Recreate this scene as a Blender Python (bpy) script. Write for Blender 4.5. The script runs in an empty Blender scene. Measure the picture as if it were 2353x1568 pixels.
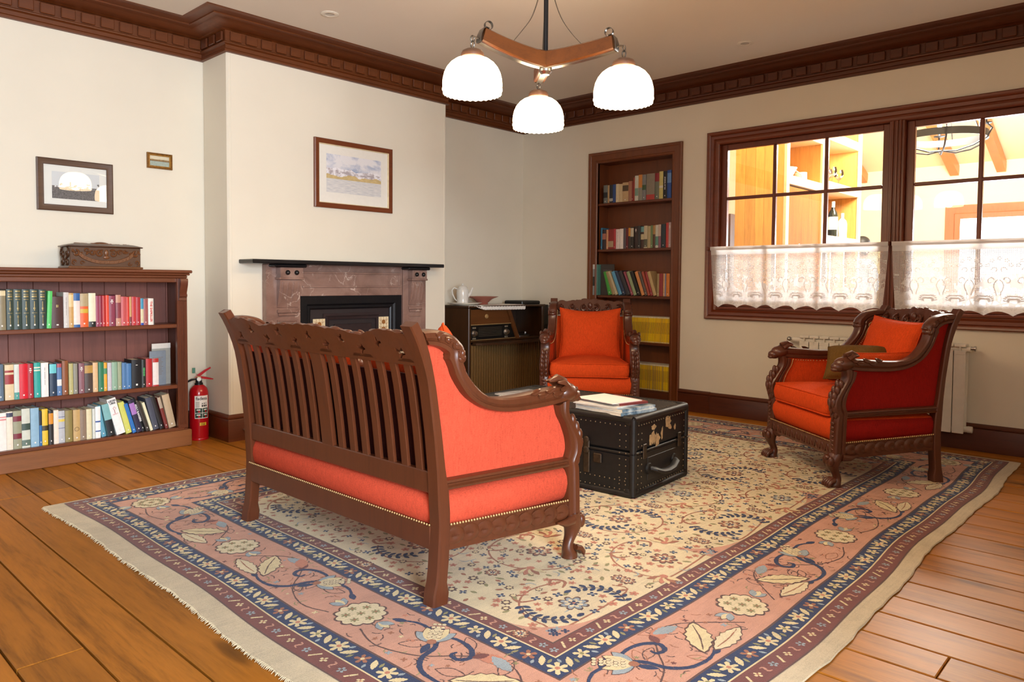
import bpy, bmesh, math, random
from math import sin, cos, pi, radians, sqrt, atan2, hypot
from mathutils import Vector, Matrix

random.seed(11)
scene = bpy.context.scene
COL = scene.collection

# ---------------------------------------------------------------- camera
cam_d = bpy.data.cameras.new('camera')
cam = bpy.data.objects.new('camera', cam_d)
COL.objects.link(cam)
cam_d.sensor_fit = 'HORIZONTAL'
cam_d.sensor_width = 36.0
cam_d.lens = 36.0 * 1699.25 / 2353.0
cam_d.shift_y = -(784.0 - 719.8) / 2353.0
cam_d.clip_start = 0.05
_r = Vector((0.6816, -0.7316, 0.0073)); _f = Vector((0.7312, 0.6808, -0.0423))
_r = (_r - _f * _r.dot(_f) / _f.dot(_f)).normalized(); _f.normalize()
_u = _r.cross(_f)
cam.matrix_world = Matrix(((_r.x, _u.x, -_f.x, -6.195), (_r.y, _u.y, -_f.y, -5.613), (_r.z, _u.z, -_f.z, 1.2), (0, 0, 0, 1)))
scene.camera = cam

# ---------------------------------------------------------------- light and exposure
vs = scene.view_settings
vs.view_transform = 'Standard'; vs.look = 'None'; vs.gamma = 1.0; vs.use_curve_mapping = False
vs.exposure = 0.35
world = bpy.data.worlds.new('sky'); scene.world = world
world.use_nodes = True
bg = world.node_tree.nodes['Background']
bg.inputs[0].default_value = (0.86, 0.93, 1.0, 1); bg.inputs[1].default_value = 3.0

def area(name, loc, rot, sx, sy, power, col):
    l = bpy.data.lights.new(name, 'AREA'); l.shape = 'RECTANGLE'; l.size = sx; l.size_y = sy
    l.energy = power; l.color = col
    o = bpy.data.objects.new(name, l); COL.objects.link(o); o.location = loc; o.rotation_euler = rot
    return o
DAY = (0.80, 0.90, 1.0)
# daylight at the windows of this room (in the wall behind the camera) and of the room beyond
area('daylight_window', (-6.5, -8.25, 1.62), (radians(84), 0, 0), 1.9, 2.1, 520, DAY)
area('daylight_dining_window', (6.35, -4.3, 1.35), (radians(90), 0, radians(90)), 2.5, 1.5, 420, DAY)

# ---------------------------------------------------------------- mesh helpers
def lerp(a, b, t): return a + (b - a) * t
def interp(tab, x):
    if x <= tab[0][0]: return tab[0][1]
    for (x0, y0), (x1, y1) in zip(tab, tab[1:]):
        if x <= x1: return y0 + (y1 - y0) * (x - x0) / (x1 - x0)
    return tab[-1][1]
def resample(pts, n):
    pts = [Vector(p) for p in pts]
    d = [0.0]
    for a, b in zip(pts, pts[1:]): d.append(d[-1] + (b - a).length)
    out = []; k = 0
    for i in range(n):
        s = d[-1] * i / (n - 1)
        while k < len(d) - 2 and d[k + 1] < s: k += 1
        t = (s - d[k]) / max(1e-9, d[k + 1] - d[k])
        out.append(pts[k].lerp(pts[k + 1], min(1, max(0, t))))
    return out
def smooth_line(pts, n, closed=False):
    """Catmull-Rom through the points, n samples per span"""
    P = [Vector(p) for p in pts]; m = len(P); out = []
    rng = range(m) if closed else range(m - 1)
    for i in rng:
        if closed: p0, p1, p2, p3 = P[(i - 1) % m], P[i], P[(i + 1) % m], P[(i + 2) % m]
        else: p0, p1, p2, p3 = P[max(0, i - 1)], P[i], P[i + 1], P[min(m - 1, i + 2)]
        for k in range(n):
            t = k / n
            out.append(0.5 * ((2 * p1) + (p2 - p0) * t + (2 * p0 - 5 * p1 + 4 * p2 - p3) * t * t + (3 * p1 - p0 - 3 * p2 + p3) * t ** 3))
    if not closed: out.append(P[-1].copy())
    return out

class MB:
    def __init__(self): self.v = []; self.f = []; self.m = []
    def add(self, vs, fs, mi=0, M=None):
        o = len(self.v)
        for p in vs:
            p = Vector(p)
            self.v.append(M @ p if M is not None else p)
        for f in fs: self.f.append(tuple(o + i for i in f)); self.m.append(mi)
        return self
    def box(self, c, s, b=0.0, M=None, mi=0):
        hx, hy, hz = s[0] / 2, s[1] / 2, s[2] / 2
        if b <= 0:
            vs = [(c[0] + x * hx, c[1] + y * hy, c[2] + z * hz) for z in (-1, 1) for y in (-1, 1) for x in (-1, 1)]
            fs = [(0, 2, 3, 1), (4, 5, 7, 6), (0, 1, 5, 4), (2, 6, 7, 3), (0, 4, 6, 2), (1, 3, 7, 5)]
            return self.add(vs, fs, mi, M)
        b = min(b, hx * .9, hy * .9, hz * .9)
        vs = []; idx = {}
        for sx in (-1, 1):
            for sy in (-1, 1):
                for sz in (-1, 1):
                    for ax in range(3):
                        q = [sx * (hx - b), sy * (hy - b), sz * (hz - b)]
                        q[ax] = (sx * hx, sy * hy, sz * hz)[ax]
                        idx[(sx, sy, sz, ax)] = len(vs); vs.append((c[0] + q[0], c[1] + q[1], c[2] + q[2]))
        fs = []
        for ax in range(3):
            o = [a for a in range(3) if a != ax]
            for s_ in (-1, 1):
                ring = []
                for a, b_ in ((-1, -1), (1, -1), (1, 1), (-1, 1)):
                    k = [0, 0, 0]; k[ax] = s_; k[o[0]] = a; k[o[1]] = b_; ring.append(idx[(k[0], k[1], k[2], ax)])
                fs.append(tuple(ring))
        for ax in range(3):
            o = [a for a in range(3) if a != ax]
            for a in (-1, 1):
                for b_ in (-1, 1):
                    k0 = [0, 0, 0]; k1 = [0, 0, 0]; k0[ax] = -1; k1[ax] = 1
                    for k in (k0, k1): k[o[0]] = a; k[o[1]] = b_
                    fs.append((idx[(*k0, o[0])], idx[(*k1, o[0])], idx[(*k1, o[1])], idx[(*k0, o[1])]))
        for sx in (-1, 1):
            for sy in (-1, 1):
                for sz in (-1, 1): fs.append(tuple(idx[(sx, sy, sz, a)] for a in range(3)))
        return self.add(vs, fs, mi, M)
    def b3(self, x0, x1, y0, y1, z0, z1, b=0.0, mi=0, M=None):
        return self.box(((x0 + x1) / 2, (y0 + y1) / 2, (z0 + z1) / 2), (abs(x1 - x0), abs(y1 - y0), abs(z1 - z0)), b, M, mi)
    def tube(self, pts, r, n=8, closed=False, mi=0, M=None, flat=None, caps=True):
        P = [Vector(p) for p in pts]; m = len(P)
        R = r if isinstance(r, (list, tuple)) else [r] * m
        up = Vector((0, 0, 1)); rings = []; prev = None
        for i in range(m):
            if closed: t = P[(i + 1) % m] - P[(i - 1) % m]
            else: t = P[min(m - 1, i + 1)] - P[max(0, i - 1)]
            t = t.normalized() if t.length > 1e-9 else Vector((0, 0, 1))
            if prev is None:
                a = up if abs(t.dot(up)) < .9 else Vector((1, 0, 0))
                nx = t.cross(a).normalized()
            else:
                nx = (prev - t * prev.dot(t)); nx = nx.normalized() if nx.length > 1e-6 else t.orthogonal().normalized()
            prev = nx; ny = t.cross(nx)
            rings.append([P[i] + (nx * cos(2 * pi * k / n) + ny * sin(2 * pi * k / n) * (flat or 1)) * R[i] for k in range(n)])
        return self.loft(rings, closed_path=closed, mi=mi, M=M, caps=caps and not closed)
    def loft(self, rings, closed_path=False, caps=True, mi=0, M=None, closed_ring=True):
        n = len(rings[0]); m = len(rings)
        vs = [p for r in rings for p in r]; fs = []
        for i in range(m if closed_path else m - 1):
            j = (i + 1) % m
            for k in range(n if closed_ring else n - 1):
                l = (k + 1) % n
                fs.append((i * n + k, i * n + l, j * n + l, j * n + k))
        if caps and not closed_path and closed_ring:
            fs.append(tuple(reversed(range(n)))); fs.append(tuple((m - 1) * n + k for k in range(n)))
        return self.add(vs, fs, mi, M)
    def lathe(self, prof, n=24, c=(0, 0, 0), mi=0, M=None, caps=True):
        rings = [[(c[0] + r * cos(2 * pi * k / n), c[1] + r * sin(2 * pi * k / n), c[2] + z) for k in range(n)] for r, z in prof]
        return self.loft(rings, caps=caps, mi=mi, M=M)
    def prism(self, poly, w0, w1, mp, mi=0, M=None):
        n = len(poly)
        vs = [mp(a, b, w0) for a, b in poly] + [mp(a, b, w1) for a, b in poly]
        fs = [tuple(reversed(range(n))), tuple(range(n, 2 * n))] + [(i, (i + 1) % n, n + (i + 1) % n, n + i) for i in range(n)]
        return self.add(vs, fs, mi, M)
    def sweep(self, path, prof, mp, closed=False, mi=0, caps=True, M=None):
        """prof [(offset to the right of the path, height)], mp(u, v, h) -> xyz"""
        P = [Vector(p) for p in path]; m = len(P); rings = []
        for i in range(m):
            d0 = (P[i] - P[i - 1]) if (i > 0 or closed) else None
            d1 = (P[(i + 1) % m] - P[i]) if (i < m - 1 or closed) else None
            if d0 is None: d0 = d1
            if d1 is None: d1 = d0
            d0 = d0.normalized(); d1 = d1.normalized()
            n0 = Vector((d0.y, -d0.x)); n1 = Vector((d1.y, -d1.x))
            mt = n0 + n1; mt = mt / max(.2, mt.dot(n0)) if mt.length > 1e-6 else n0
            rings.append([mp(P[i].x + mt.x * o, P[i].y + mt.y * o, h) for o, h in prof])
        return self.loft(rings, closed_path=closed, mi=mi, caps=caps, M=M)
    def ball(self, c, r, nu=10, nv=7, mi=0, M=None):
        rx, ry, rz = (r, r, r) if not isinstance(r, (tuple, list)) else r
        rings = []
        for j in range(nv + 1):
            a = -pi / 2 + pi * j / nv; q = max(.02, cos(a))
            rings.append([(c[0] + rx * q * cos(2 * pi * k / nu), c[1] + ry * q * sin(2 * pi * k / nu), c[2] + rz * sin(a)) for k in range(nu)])
        return self.loft(rings, mi=mi, M=M)
    def mesh(self, name, mats, sharp=35):
        me = bpy.data.meshes.new(name)
        me.from_pydata([tuple(p) for p in self.v], [], self.f)
        for mm in (mats if isinstance(mats, (list, tuple)) else [mats]): me.materials.append(mm)
        me.polygons.foreach_set('material_index', self.m)
        bm = bmesh.new(); bm.from_mesh(me); bmesh.ops.recalc_face_normals(bm, faces=bm.faces); bm.to_mesh(me); bm.free()
        if sharp: me.shade_smooth(); me.set_sharp_from_angle(angle=radians(sharp))
        me.update(); return me
    def build(self, name, mats, parent=None, sharp=35, loc=None, rotz=None):
        return link(self.mesh(name, mats, sharp), name, parent, loc, rotz)

def link(me, name, parent=None, loc=None, rotz=None):
    o = bpy.data.objects.new(name, me); COL.objects.link(o)
    if parent is not None: o.parent = parent
    if loc is not None: o.location = loc
    if rotz is not None: o.rotation_euler = (0, 0, rotz)
    return o
def thing(name, label, cat, loc=(0, 0, 0), rotz=0.0, group=None):
    o = bpy.data.objects.new(name, None); COL.objects.link(o); o.empty_display_size = .1
    o.location = loc; o.rotation_euler = (0, 0, rotz)
    return tag(o, label, cat, group)
def tag(o, label, cat, group=None):
    o['label'] = label; o['category'] = cat
    if group: o['group'] = group
    return o
def struct(o, label=None):
    o['kind'] = 'structure'
    if label: o['label'] = label
    return o
def stuff(o): o['kind'] = 'stuff'; return o
def copy_tree(o, parent=None):
    c = o.copy(); COL.objects.link(c); c.parent = parent
    for ch in list(o.children): copy_tree(ch, c)
    return c
def plate(outer, holes, t, mp):
    """flat plate with real holes; mp(a, b, w) -> xyz"""
    bm = bmesh.new(); edges = []
    for loop in [outer] + holes:
        vs = [bm.verts.new((a, b, 0)) for a, b in loop]
        edges += [bm.edges.new((vs[i], vs[(i + 1) % len(vs)])) for i in range(len(vs))]
    bmesh.ops.triangle_fill(bm, use_beauty=True, use_dissolve=False, edges=edges, normal=(0, 0, 1))
    bm.verts.index_update()
    V = [v.co.copy() for v in bm.verts]; F = [tuple(v.index for v in f.verts) for f in bm.faces]
    B = [(e.verts[0].index, e.verts[1].index) for e in bm.edges if len(e.link_faces) == 1]
    bm.free(); n = len(V); mb = MB()
    mb.add([mp(p.x, p.y, 0) for p in V] + [mp(p.x, p.y, t) for p in V],
           [tuple(reversed(f)) for f in F] + [tuple(n + i for i in f) for f in F] + [(a, b, n + b, n + a) for a, b in B])
    return mb
_txt = {}
def text_mesh(s, size, mat, ext=.0002, align='CENTER', bold=0.0, sx=1.0):
    cu = bpy.data.curves.new('lettering', 'FONT'); cu.body = s; cu.size = size; cu.extrude = ext; cu.align_x = align; cu.align_y = 'CENTER'; cu.offset = bold; cu.resolution_u = 2
    o = bpy.data.objects.new('lettering', cu); COL.objects.link(o)
    dg = bpy.context.evaluated_depsgraph_get(); me = bpy.data.meshes.new_from_object(o.evaluated_get(dg))
    bpy.data.objects.remove(o); bpy.data.curves.remove(cu)
    if sx != 1.0:
        for v in me.vertices: v.co.x *= sx
    me.materials.clear(); me.materials.append(mat); return me
def place(me, name, parent, M):
    o = bpy.data.objects.new(name, me); COL.objects.link(o)
    if parent is not None: o.parent = parent
    o.matrix_local = M; return o
def frame(o, x, y, z): return Matrix(((x[0], y[0], z[0], o[0]), (x[1], y[1], z[1], o[1]), (x[2], y[2], z[2], o[2]), (0, 0, 0, 1)))
T = Matrix.Translation
def RX(a): return Matrix.Rotation(a, 4, 'X')
def RY(a): return Matrix.Rotation(a, 4, 'Y')
def RZ(a): return Matrix.Rotation(a, 4, 'Z')
def ordinal(n):
    w = ['first', 'second', 'third', 'fourth', 'fifth', 'sixth', 'seventh', 'eighth', 'ninth', 'tenth', 'eleventh', 'twelfth', 'thirteenth', 'fourteenth', 'fifteenth', 'sixteenth', 'seventeenth', 'eighteenth', 'nineteenth', 'twentieth']
    if n <= 20: return w[n - 1]
    return 'twenty-' + w[n - 21] if n < 30 else 'thirtieth'

# ---------------------------------------------------------------- materials
def s2l(c): return c / 12.92 if c <= .04045 else ((c + .055) / 1.055) ** 2.4
def hexc(h, k=1.0): return tuple(min(1, s2l(int(h[i:i + 2], 16) / 255) * k) for i in (0, 2, 4)) + (1,)
def rgb(r, g, b): return (s2l(r / 255), s2l(g / 255), s2l(b / 255), 1)
MATS = {}
class NT:
    def __init__(self, name):
        self.mat = bpy.data.materials.new(name); self.mat.use_nodes = True
        self.t = self.mat.node_tree; self.bsdf = self.t.nodes['Principled BSDF']; self.out = self.t.nodes['Material Output']
    def n(self, typ, **kw):
        nd = self.t.nodes.new('ShaderNode' + typ)
        for k, v in kw.items():
            if k.startswith('i_'):
                key = k[2:].replace('_', ' ')
                nd.inputs[int(key) if key.isdigit() else key].default_value = v
            else: setattr(nd, k, v)
        return nd
    def l(self, a, b): self.t.links.new(a, b)
    def coords(self, scale=(1, 1, 1), kind='Object', rot=(0, 0, 0)):
        tc = self.n('TexCoord'); mp = self.n('Mapping'); mp.inputs['Scale'].default_value = scale; mp.inputs['Rotation'].default_value = rot
        self.l(tc.outputs[kind], mp.inputs['Vector']); return mp.outputs['Vector']
    def noise(self, vec, scale, detail=3, rough=.5, dist=0.0):
        nd = self.n('TexNoise'); nd.inputs['Scale'].default_value = scale; nd.inputs['Detail'].default_value = detail
        nd.inputs['Roughness'].default_value = rough; nd.inputs['Distortion'].default_value = dist
        self.l(vec, nd.inputs['Vector']); return nd.outputs['Fac']
    def ramp(self, fac, stops):
        nd = self.n('ValToRGB'); cr = nd.color_ramp
        while len(cr.elements) < len(stops): cr.elements.new(.5)
        for e, (p, c) in zip(cr.elements, stops): e.position = p; e.color = c
        self.l(fac, nd.inputs['Fac']); return nd.outputs['Color']
    def mix(self, fac, a, b, mode='MIX'):
        nd = self.n('Mix', data_type='RGBA', blend_type=mode)
        if isinstance(fac, (int, float)): nd.inputs[0].default_value = fac
        else: self.l(fac, nd.inputs[0])
        for sock, v in ((nd.inputs[6], a), (nd.inputs[7], b)):
            if isinstance(v, tuple): sock.default_value = v
            else: self.l(v, sock)
        return nd.outputs[2]
    def math(self, op, a, b=None):
        nd = self.n('Math', operation=op)
        for sock, v in ((nd.inputs[0], a), (nd.inputs[1], b)):
            if v is None: continue
            if isinstance(v, (int, float)): sock.default_value = v
            else: self.l(v, sock)
        return nd.outputs[0]
    def bump(self, h, strength, dist=.002):
        nd = self.n('Bump'); nd.inputs['Strength'].default_value = strength; nd.inputs['Distance'].default_value = dist
        self.l(h, nd.inputs['Height']); self.l(nd.outputs['Normal'], self.bsdf.inputs['Normal'])
    def col(self, c):
        if isinstance(c, tuple): self.bsdf.inputs['Base Color'].default_value = c
        else: self.l(c, self.bsdf.inputs['Base Color'])
    def set(self, **kw):
        for k, v in kw.items(): self.bsdf.inputs[k.replace('_', ' ')].default_value = v
def dk(c, k): return (c[0] * k, c[1] * k, c[2] * k, 1)

def plain(name, c, rough=.5, metal=0.0, var=.12, scale=30, bump=0.0, coat=0.0, spec=.5):
    if name in MATS: return MATS[name]
    m = NT(name); v = m.coords(); f = m.noise(v, scale, 3)
    m.col(m.ramp(f, [(.3, dk(c, 1 - var)), (.7, dk(c, 1 + var * .6))]))
    m.set(Roughness=rough, Metallic=metal, Coat_Weight=coat, Specular_IOR_Level=spec)
    if bump: m.bump(f, bump)
    MATS[name] = m.mat; return m.mat
def wood(name, c, axis=0, rough=.38, contrast=.45, scale=6.0, coat=.15, vary=0.0, bump=.12, spec=.5, knots=0.0):
    """c base colour, grain along the axis"""
    if name in MATS: return MATS[name]
    m = NT(name); sc = [14, 14, 14]; sc[axis] = 1.1
    v = m.coords(tuple(sc))
    if vary:
        oi = m.n('ObjectInfo'); ad = m.n('VectorMath', operation='ADD'); m.l(v, ad.inputs[0])
        cb = m.n('CombineXYZ'); m.l(m.math('MULTIPLY', oi.outputs['Random'], 37.0), cb.inputs[0]); m.l(m.math('MULTIPLY', oi.outputs['Random'], 91.0), cb.inputs[1])
        m.l(cb.outputs[0], ad.inputs[1]); v = ad.outputs[0]
    f1 = m.noise(v, scale * .35, 5, .6, .6); f2 = m.noise(v, scale * 2.2, 4, .65)
    f = m.math('ADD', m.math('MULTIPLY', f1, .65), m.math('MULTIPLY', f2, .35))
    colr = m.ramp(f, [(.28, dk(c, 1 - contrast)), (.5, c), (.74, dk(c, 1 + contrast * .55))])
    if vary:
        hs = m.n('HueSaturation'); m.l(m.math('ADD', 1 - vary / 2, m.math('MULTIPLY', oi.outputs['Random'], vary)), hs.inputs['Value']); m.l(colr, hs.inputs['Color']); colr = hs.outputs[0]
    if knots:
        sk = [7.0, 7.0, 7.0]; sk[axis] = 1.5; vk = m.coords(tuple(sk)); 
        if vary: ak = m.n('VectorMath', operation='ADD'); m.l(vk, ak.inputs[0]); m.l(cb.outputs[0], ak.inputs[1]); vk = ak.outputs[0]
        vo = m.n('TexVoronoi'); vo.inputs['Scale'].default_value = .8; m.l(vk, vo.inputs['Vector'])
        colr = m.mix(m.ramp(vo.outputs['Distance'], [(0, (knots,) * 3 + (1,)), (.10, (knots * .8,) * 3 + (1,)), (.17, (0, 0, 0, 1))]), colr, dk(c, .22))
    m.col(colr); m.set(Roughness=rough, Coat_Weight=coat, Coat_Roughness=.25, Specular_IOR_Level=spec)
    if bump: m.bump(f2, bump, .001)
    MATS[name] = m.mat; return m.mat
def fabric(name, c, rough=.85, scale=420, contrast=.30, sheen=.25):
    if name in MATS: return MATS[name]
    m = NT(name); v = m.coords(); f = m.noise(m.coords((.35, .35, 1)), scale, 2); g = m.noise(m.coords((1, 1, .22)), scale * .35, 3); h = m.noise(v, 5, 3)
    a = m.math('ADD', m.math('MULTIPLY', f, .5), m.math('ADD', m.math('MULTIPLY', g, .38), m.math('MULTIPLY', h, .12)))
    m.col(m.ramp(a, [(.32, dk(c, 1 - contrast)), (.52, c), (.7, dk(c, 1 + contrast * .7))]))
    m.set(Roughness=rough, Specular_IOR_Level=.15); m.bump(a, .5, .003)
    MATS[name] = m.mat; return m.mat

M_PAINT = plain('cream_wall_paint', rgb(229, 221, 203), .75, var=.02, scale=3, bump=.03)
M_CEIL = plain('ceiling_paint', rgb(228, 220, 208), .8, var=.015, scale=2)
M_CORN = wood('cornice_mahogany', rgb(100, 50, 18), 0, .4, .4, 5)
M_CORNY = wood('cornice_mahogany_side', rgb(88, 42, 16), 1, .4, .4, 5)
M_TRIM = wood('window_trim_mahogany', rgb(110, 48, 18), 2, .35, .35, 5)
M_TRIMY = wood('window_trim_mahogany_long', rgb(110, 48, 18), 1, .35, .35, 5)
M_BASEB = wood('baseboard_mahogany', rgb(96, 46, 20), 0, .35, .4, 4)
M_BASEBY = wood('baseboard_mahogany_side', rgb(84, 38, 18), 1, .35, .4, 4)
M_SOFA = wood('red_mahogany', rgb(88, 44, 23), 2, .34, .32, 5, coat=.2, bump=.05)
M_CHAIR = wood('dark_mahogany', rgb(86, 44, 28), 2, .33, .3, 5, coat=.25, bump=.05)
M_ORANGE = fabric('orange_chenille', rgb(210, 74, 26))
M_RED = fabric('coral_red_chenille', rgb(200, 78, 54)); M_DRED_SHADE = fabric('deep_red_shade_chenille', rgb(150, 24, 18)); M_LINING = fabric('dark_lining', rgb(58, 16, 12))  # the deep red covers outer panels and paints shade on armchair seat sides
M_OLIVE = fabric('olive_cloth', rgb(104, 76, 34))
M_BRASS = plain('aged_brass', rgb(206, 172, 118), .35, .55, .12)
M_STEEL = plain('brushed_steel', rgb(190, 188, 184), .28, 1.0, .1)
M_IRON = plain('black_iron', rgb(34, 33, 34), .5, .6, .2, 60, .1)
M_BLACK = plain('black_plastic', rgb(18, 18, 19), .35)
M_WHITE = plain('white_enamel', rgb(232, 226, 212), .35, var=.03)
M_PAPER = plain('page_paper', rgb(222, 210, 184), .85, var=.12, scale=200)
M_SLATE = plain('black_slate', rgb(22, 22, 25), .28, var=.25, scale=12)
M_CAST = plain('cast_iron_black', rgb(17, 19, 24), .42, .3, .25, 40, .08)
# ---------------------------------------------------------------- the room
XB, XR, DB, ZC, ZCEIL = -3.6395, -1.505, 0.389, 2.848, 3.073
XW, YF = -11.5, -8.1            # walls behind the camera
def glass_mat(name, tint=(1, 1, 1, 1), rough=0.0, ior=1.45):
    if name in MATS: return MATS[name]
    m = NT(name); fr = m.n('Fresnel'); fr.inputs['IOR'].default_value = ior
    tr = m.n('BsdfTransparent'); tr.inputs[0].default_value = tint
    gl = m.n('BsdfGlossy'); gl.inputs['Roughness'].default_value = rough
    mx = m.n('MixShader'); m.l(fr.outputs[0], mx.inputs[0]); m.l(tr.outputs[0], mx.inputs[1]); m.l(gl.outputs[0], mx.inputs[2]); m.l(mx.outputs[0], m.out.inputs[0])
    MATS[name] = m.mat; return m.mat
M_GLASS = glass_mat('window_glass')
M_SUB = plain('dark_subfloor', rgb(30, 20, 12), .9)
M_PLANK = wood('honey_pine_plank', rgb(160, 100, 32), 1, .42, .62, 3.0, coat=.0, vary=.40, bump=.12, spec=.16, knots=.8)

floor = struct(MB().b3(XW, .2, YF, .2, -.14, -.022).build('floor', M_SUB))
edges = [-5.409, -5.214, -5.019, -4.827, -4.634, -4.438, -4.246, -4.062, -3.905, -3.69, -3.515, -3.318, -3.135, -2.945, -2.75, -2.545, -2.345, -2.142, -1.936, -1.74, -1.545, -1.35, -1.15, -.955, -.76, -.565, -.37, -.18, 0.0]
x = edges[0]
while x > XW: x -= .195; edges.insert(0, max(x, XW))
rnd = random.Random(5)
for i, (a, b) in enumerate(zip(edges, edges[1:])):
    cuts = [YF]
    if abs(a + 3.69) < .01: cuts += [-5.06, -1.9]
    else:
        y = YF + rnd.uniform(.6, 4.0)
        while y < -.8: cuts.append(y); y += rnd.uniform(2.6, 4.2)
        if abs(a + 5.214) < .2 or abs(a + 5.409) < .02: cuts = [YF, -.9]
    cuts.append(0.0)
    for c0, c1 in zip(cuts, cuts[1:]):
        mb = MB(); mb.box((0, 0, 0), (b - a - .0075, c1 - c0 - .004, .022), .003)
        mb.build('plank', M_PLANK, floor, loc=((a + b) / 2, (c0 + c1) / 2, -.011 + rnd.uniform(-.0008, .0008)))

ceiling = struct(MB().b3(XW, .2, YF, .2, ZCEIL, ZCEIL + .1).build('ceiling', M_CEIL))
struct(MB().b3(XW - .2, .2, 0, .2, -.1, ZCEIL).build('wall_left', M_PAINT))
breast = struct(MB().b3(XB, XR, -DB, 0, 0, ZCEIL, .012).build('wall_chimney_breast', M_PAINT))
for xx in (XB + .028, XR - .028):     # thin plaster corner beads
    MB().tube([(xx, -DB - .0005, .2), (xx, -DB - .0005, ZC)], .0022, 6).build('corner_bead', M_PAINT, breast)
mb = MB()
for y0, y1, z0, z1 in ((.0, -1.035, -.1, ZCEIL), (-1.035, -1.92, 2.425, ZCEIL), (-1.92, -2.38, -.1, ZCEIL), (-2.38, -5.36, -.1, .975), (-2.38, -5.36, 2.462, ZCEIL), (-5.36, YF, -.1, ZCEIL)):
    mb.b3(0, .2, y0, y1, z0, z1)
struct(mb.build('wall_right', M_PAINT))
mb = MB()
for x0, x1, z0, z1 in ((-8.2, -7.45, 0, ZCEIL), (-7.45, -5.55, 0, .55), (-7.45, -5.55, 2.7, ZCEIL), (-5.55, -4.7, 0, ZCEIL)):
    mb.b3(x0, x1, YF - .2, YF, z0, z1)
struct(mb.build('wall_bay', M_PAINT))
struct(MB().b3(-4.7, .2, YF - .2, -6.25, 0, ZCEIL).build('wall_front_blocker', M_PAINT))  # unseen wall, stepped forward to keep daylight off the right of the room
struct(MB().b3(XW, -8.2, YF - .2, -6.25, 0, ZCEIL).build('wall_front_left', M_PAINT))
struct(MB().b3(XW - .2, XW, YF - .2, 0, -.1, ZCEIL).build('wall_back', M_PAINT))
# window in the wall behind the camera
w2 = MB(); mpz = lambda u, v, h: (u, YF - .1 + h, v)
w2.sweep([(-7.45, .55), (-5.55, .55), (-5.55, 2.7), (-7.45, 2.7)], [(-.06, -.05), (-.06, .05), (.09, .14), (.09, -.05)], mpz, True)
w2 = struct(w2.build('window_2', M_TRIM))
for k in range(3):
    xx = -7.39 + 1.78 * k / 2
    if 0 < k < 2: MB().b3(xx - .03, xx + .03, YF - .13, YF - .07, .6, 2.65).build('mullion', M_TRIM, w2)
    if k < 2: MB().b3(xx + .03, xx + .86, YF - .1, YF - .096, .61, 2.64).build('pane', M_GLASS, w2)
MB().b3(-7.39, -5.61, YF - .12, YF - .08, 1.93, 1.97).build('transom', M_TRIM, w2)

# ---- cornice
PROF = [(0, ZC), (.012, ZC), (.022, 2.852), (.022, 2.866), (.013, 2.876), (.013, 2.9), (.03, 2.908), (.032, 2.914), (.027, 2.92), (.016, 2.922), (.016, 3.002), (.03, 3.004), (.036, 3.009),
        (.05, 3.011), (.075, 3.016), (.1, 3.025), (.125, 3.037), (.14, 3.04), (.166, 3.043), (.175, 3.047), (.175, 3.055), (.19, 3.057), (.225, 3.061), (.25, 3.067), (.257, 3.073), (0, 3.073)]
mpf = lambda u, v, h: (u, v, h)
corn1 = struct(MB().sweep([(XW, 0), (XB, 0), (XB, -DB), (XR, -DB), (XR, 0), (0, 0)], PROF, mpf).build('trim_1', M_CORN))
corn2 = struct(MB().sweep([(0, 0), (0, YF)], PROF, mpf).build('trim_2', M_CORNY))
dm = MB().box((0, 0, 0), (.086, .018, .068), .004).mesh('dentil', M_CORN)
dmy = MB().box((0, 0, 0), (.018, .086, .068), .004).mesh('dentil', M_CORNY)
x = XB - .07
while x > -5.75: link(dm, 'dentil', corn1, (x, -.027, 2.962)); x -= .121
x = XB + .06
while x < XR - .03: link(dm, 'dentil', corn1, (x, -DB - .027, 2.962)); x += .121
for k in range(3): link(dmy, 'dentil', corn1, (XB - .027, -DB + .05 + .121 * k, 2.962))
x = XR + .08
while x < -.1: link(dm, 'dentil', corn1, (x, -.027, 2.962)); x += .121
y = -.1
while y > -5.2: link(dmy, 'dentil', corn2, (-.027, y, 2.962)); y -= .121

# ---- baseboards
BP = [(0, 0), (.021, 0), (.021, .158), (.016, .166), (.024, .174), (.024, .184), (.014, .196), (.006, .201), (0, .201)]
struct(MB().sweep([(XW, 0), (XB, 0), (XB, -DB), (-3.385, -DB)], BP, mpf).build('baseboard_left', M_BASEB))
bb = [o for o in COL.objects if o.name == 'baseboard_left'][0]
h = MB().tube([(-3.54, -DB - .022, .082), (-3.54, -DB - .042, .082), (-3.45, -DB - .042, .084), (-3.45, -DB - .022, .084)], [.007, .008, .008, .007], 8)
h.build('handle', M_STEEL, bb)['label'] = 'brushed steel bar handle'
MB().lathe([(.007, 0), (.007, .004), (.0, .004)], 12, M=T((-3.462, -DB - .0215, .118)) @ RX(radians(90))).build('keyhole', M_BLACK, bb)
struct(MB().sweep([(-1.79, -DB), (XR, -DB), (XR, 0), (0, 0)], BP, mpf).build('baseboard_back', M_BASEB))
struct(MB().sweep([(0, 0), (0, -.93)], BP, mpf).build('baseboard_corner', M_BASEBY))
struct(MB().sweep([(0, -2.02), (0, -2.345)], [(o * 1.25, h) for o, h in BP], mpf).build('baseboard_alcove', M_BASEBY))
struct(MB().sweep([(0, -2.345), (0, YF)], [(o, h * .985) for o, h in BP], mpf).build('baseboard_right', M_BASEBY))

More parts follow.
